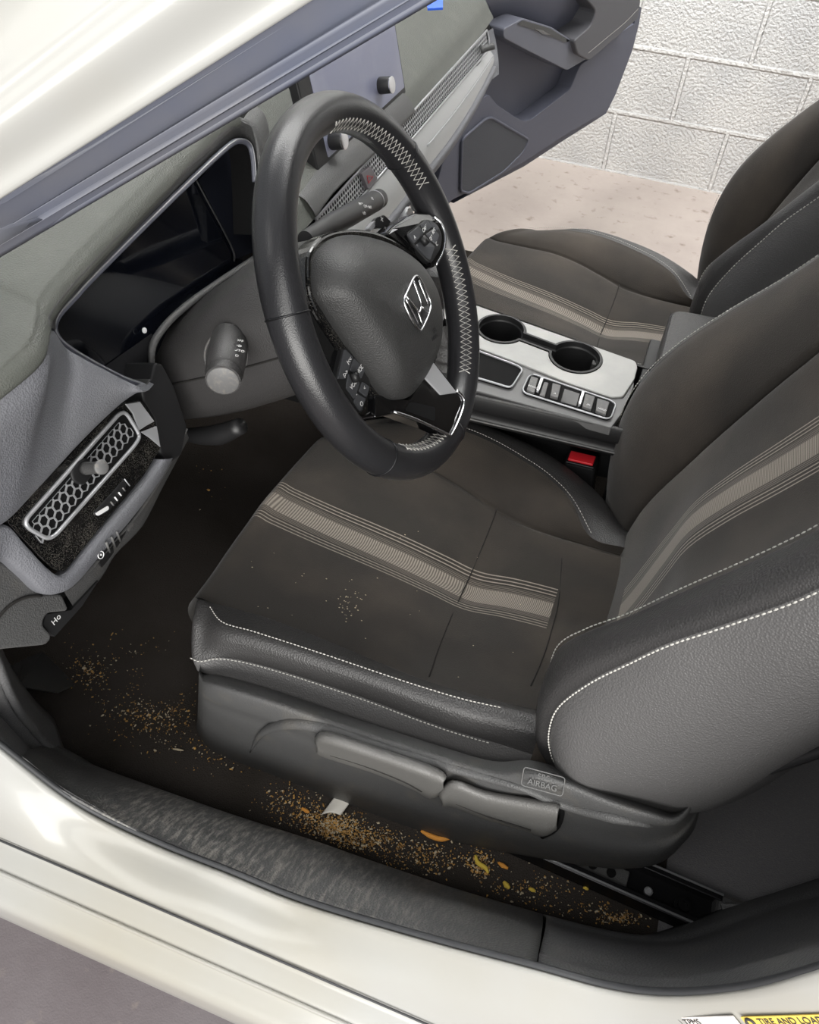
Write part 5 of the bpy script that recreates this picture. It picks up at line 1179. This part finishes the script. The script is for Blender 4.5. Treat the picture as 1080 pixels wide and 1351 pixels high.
# ================================================================= STICKERS ON THE SILL
def stickers():
    n = None
    P0_, P1_, P2_ = [hit(x, y, 'rocker_panel') for x, y in ((980, 1343), (1070, 1340), (1020, 1300))]
    ux = _n(P1_-P0_); nn = np.cross(ux, P2_-P0_); nn = _n(nn)
    if nn.dot(CAM-P0_) < 0: nn = -nn
    uy = np.cross(nn, ux)
    def pp(x, y): return AP(x, y, P0_+nn*.0022, nn)
    def panel(x0, x1, ytop, h, m, name, lab):
        a, b = pp(x0, ytop), pp(x1, ytop-(x1-x0)*.03)
        o = prism(name, rpoly([a, a-uy*h, b-uy*h, b], .001), nn, .0008, m); return tag(o, lab, 'sticker'), a, b
    o, a, b = panel(976, 1120, 1342, .05, M_AMB, 'tire_label', 'yellow tire and loading information label on the white door jamb')
    text('lettering', 'TIRE AND LOADING INFORMATION', a+ux*.013-uy*.0042+nn*.0004, ux, uy, .0072, M_STKT, o, .0001, align='LEFT')
    c = a+ux*.0055-uy*.0045+nn*.0004; tube('label_icon', [c+.0032*(math.cos(k)*ux+math.sin(k)*uy) for k in np.linspace(0, 2*PI, 16, endpoint=False)], .0010, M_STKT, o, 5, closed=True, n=0)
    o, a, b = panel(886, 966, 1343, .03, M_STKW, 'pressure_label', 'small white TPMS label on the white door jamb beside the yellow one')
    text('lettering', '(!) TPMS', a+ux*.001-uy*.0042+nn*.0004, ux, uy, .0072, M_STKT, o, .0001, align='LEFT')
stickers()

# ================================================================= DEBRIS
def crumbs():
    spots = []   # px polygons as blobs: x, y, sx, sy, count
    for x, y, sx, sy, c in ((120, 890, 22, 22, 120), (200, 945, 60, 32, 330), (300, 990, 60, 26, 110), (380, 1060, 36, 20, 160), (430, 1085, 40, 18, 420), (480, 1108, 50, 14, 430), (445, 1092, 26, 12, 260), (560, 1128, 50, 14, 190), (560, 1145, 60, 14, 80), (635, 1140, 16, 18, 150), (700, 1175, 55, 18, 90), (820, 1212, 26, 8, 120), (780, 1200, 50, 14, 50), (890, 1240, 9, 6, 40), (750, 1160, 60, 20, 60), (250, 640, 50, 40, 10), (170, 870, 60, 30, 60)):
        spots += [(rng.normal(x, sx*.6), rng.normal(y, sy*.6)) for _ in range(int(c*1.5))]
    parts = {0: [], 1: []}
    ico = bmesh.new(); bmesh.ops.create_icosphere(ico, subdivisions=1, radius=1); IV = np.array([v.co[:] for v in ico.verts]); IF = [tuple(v.index for v in f.verts) for f in ico.faces]; ico.free()
    for x, y in spots:
        p = A(x, y, 'Z', FZ+.002)
        if p[1] > .672 or p[0] > .40: continue
        p[2] += (p[0] > .3)*(p[0]-.3)*.3
        s = abs(rng.normal(.0002, .0005))+.00035; th = rng.uniform(0, 2*PI)
        V = IV*np.array([s*rng.uniform(.6, 1.8), s*rng.uniform(.5, 1.1), s*.6]); V = V*(1+.25*rng.normal(size=(len(V), 1)))
        R = np.array([[math.cos(th), -math.sin(th), 0], [math.sin(th), math.cos(th), 0], [0, 0, 1]]); parts[int(rng.random() < .35)].append((V@R.T+p, IF))
    for k, (m, lab) in enumerate(((M_CRUMB, 'tan food crumbs scattered over the carpet beside the sill'), (M_CRUMB2, 'pale grit and crumbs sprinkled over the carpet beside the sill'))):
        V, Fc = join_vf(parts[k]); o = link('crumbs', mesh_of(V, Fc), m); tag(o, lab, 'crumbs', kind='stuff')
crumbs()
def sheetlet(name, pts, m, lab, cat, z0=FZ+.006, curl=.006):
    P = np.array([A(x, y, 'Z', z0) for x, y in pts]); c = P.mean(0)
    G = [[P[0]*(1-u)*(1-v)+P[1]*u*(1-v)+P[2]*u*v+P[3]*(1-u)*v+np.array([0, 0, curl*math.sin(u*PI*.9)*(.4+v)]) for u in np.linspace(0, 1, 7)] for v in np.linspace(0, 1, 5)]
    o = grid(name, G, m, None, 2, 2, thick=.0006); return tag(o, lab, cat)
sheetlet('paper_scrap', [(441, 1052), (463, 1057), (449, 1077), (424, 1075)], M_PAP, 'torn white paper scrap on the crumbs below the height lever', 'paper')
def chip(pts, r, m, lab, cat='food', name='food_bit'):
    P = [A(x, y, 'Z', FZ+.006) for x, y in pts]; o = tube(name, P, [r*.5]+[r]*(len(P)-2)+[r*.5], m, None, 8); return tag(o, lab, cat)
chip([(555, 1096), (568, 1103), (583, 1107), (601, 1103)], .0032, M_CHIP, 'curled orange chip on the carpet by the seat rail', name='orange_chip')
chip([(657, 1138), (663, 1142), (670, 1146)], .003, M_CHIP, 'short orange crumb below the recliner lever', name='orange_chip')
chip([(664, 1163), (668, 1168), (672, 1172)], .0035, M_YEL, 'yellow crumb piece left of the single pale crumb', name='food_crumb')
chip([(627, 1128), (630, 1138), (640, 1145), (644, 1152)], .0028, M_YEL, 'cluster of yellowish crumb between the two orange bits', name='food_crumb')
chip([(697, 1172), (702, 1174), (706, 1176)], .0026, M_YEL, 'small yellow crumb left of the seat rail end', name='food_crumb')
chip([(769, 1171), (773, 1172), (776, 1174)], .0022, M_YEL, 'tiny yellow crumb close to the seat rail', name='food_crumb')
chip([(228, 988), (235, 989), (242, 990)], .0016, M_CRUMB2, 'short pale straw-like crumb in the front footwell', name='food_crumb')
chip([(398, 1066), (404, 1070), (408, 1072)], .0026, M_CHIP, 'orange crumb just left of the paper scrap', name='food_crumb')
# specks on the cushion
def speck():
    parts = []; ico = bmesh.new(); bmesh.ops.create_icosphere(ico, subdivisions=1, radius=1); IV = np.array([v.co[:] for v in ico.verts]); IF = [tuple(v.index for v in f.verts) for f in ico.faces]; ico.free()
    dg = bpy.context.evaluated_depsgraph_get(); bpy.context.view_layer.update()
    for _ in range(70):
        x, y = (rng.normal(462, 9), rng.normal(795, 13)) if _ < 40 else (rng.uniform(330, 700), rng.uniform(700, 900))
        r = ray(x, y); ok, loc, nr, i, ob, mt = bpy.context.scene.ray_cast(dg, Vector(CAM), Vector(_n(r)))
        if ok and ob.name.startswith('seat_cushion'):
            s = rng.uniform(.0004, .0011); parts.append((IV*[s, s*.7, s*.5]+np.array(loc), IF))
    if parts:
        V, Fc = join_vf(parts); o = link('cushion_crumbs', mesh_of(V, Fc), M_CRUMB2); tag(o, 'few pale crumb specks on the driver seat cushion fabric', 'crumbs', kind='stuff')
speck()

# ================================================================= LIGHT AND CAMERA
def lights():
    w = bpy.data.worlds.new('w'); bpy.context.scene.world = w; w.use_nodes = True; nt = w.node_tree; bg = nt.nodes['Background']
    tc = nt.nodes.new('ShaderNodeTexCoord'); sp = nt.nodes.new('ShaderNodeSeparateXYZ'); nt.links.new(tc.outputs['Generated'], sp.inputs[0])
    r = nt.nodes.new('ShaderNodeValToRGB'); r.color_ramp.elements[0].color = (.20, .19, .18, 1); r.color_ramp.elements[0].position = .45
    r.color_ramp.elements[1].color = (.92, .95, 1, 1); r.color_ramp.elements[1].position = .62
    mr = nt.nodes.new('ShaderNodeMapRange'); mr.inputs['From Min'].default_value = -1; nt.links.new(sp.outputs['Z'], mr.inputs['Value']); nt.links.new(mr.outputs[0], r.inputs[0])
    nt.links.new(r.outputs[0], bg.inputs['Color']); bg.inputs['Strength'].default_value = .42
    def area(name, loc, to, size, e, col):
        l = bpy.data.lights.new(name, 'AREA'); l.energy = e; l.size = size[0]; l.size_y = size[1]; l.shape = 'RECTANGLE'; l.color = col
        o = bpy.data.objects.new(name, l); COL.objects.link(o); o.location = loc; o.rotation_euler = (Vector(to)-Vector(loc)).to_track_quat('-Z', 'Y').to_euler(); return o
    area('bay_light', (-.2, -1.2, 2.9), (-.1, -1.7, 0), (4, .8), 122, (1, .99, .97))
    area('open_bay_daylight', (-1.2, 3.5, 1.5), (-.1, .4, .6), (3.0, 2.0), 150, (1, .98, .94))
    area('driver_side_fill', (-.3, 2.0, 2.8), (-.2, .7, .3), (3.0, .9), 36, (1, .98, .94))  # added overhead fill that lifts the carpet and seat base
lights()
cam = bpy.data.cameras.new('camera'); co = bpy.data.objects.new('camera', cam); COL.objects.link(co)
cam.sensor_fit = 'HORIZONTAL'; cam.sensor_width = 36; cam.lens = F/1080*36; cam.clip_start = .02
Rm = Matrix([[M[i][0], -M[i][1], -M[i][2]] for i in range(3)])
mw = Rm.to_4x4(); mw.translation = Vector(CAM); co.matrix_world = mw
bpy.context.scene.camera = co
# remove the boolean cutter
for o in [o for o in bpy.data.objects if o.name.startswith('cutter')]: bpy.data.objects.remove(o)
vs = bpy.context.scene.view_settings; vs.view_transform = 'Standard'; vs.look = 'None'; vs.gamma = 1; vs.use_curve_mapping = False; vs.exposure = .3
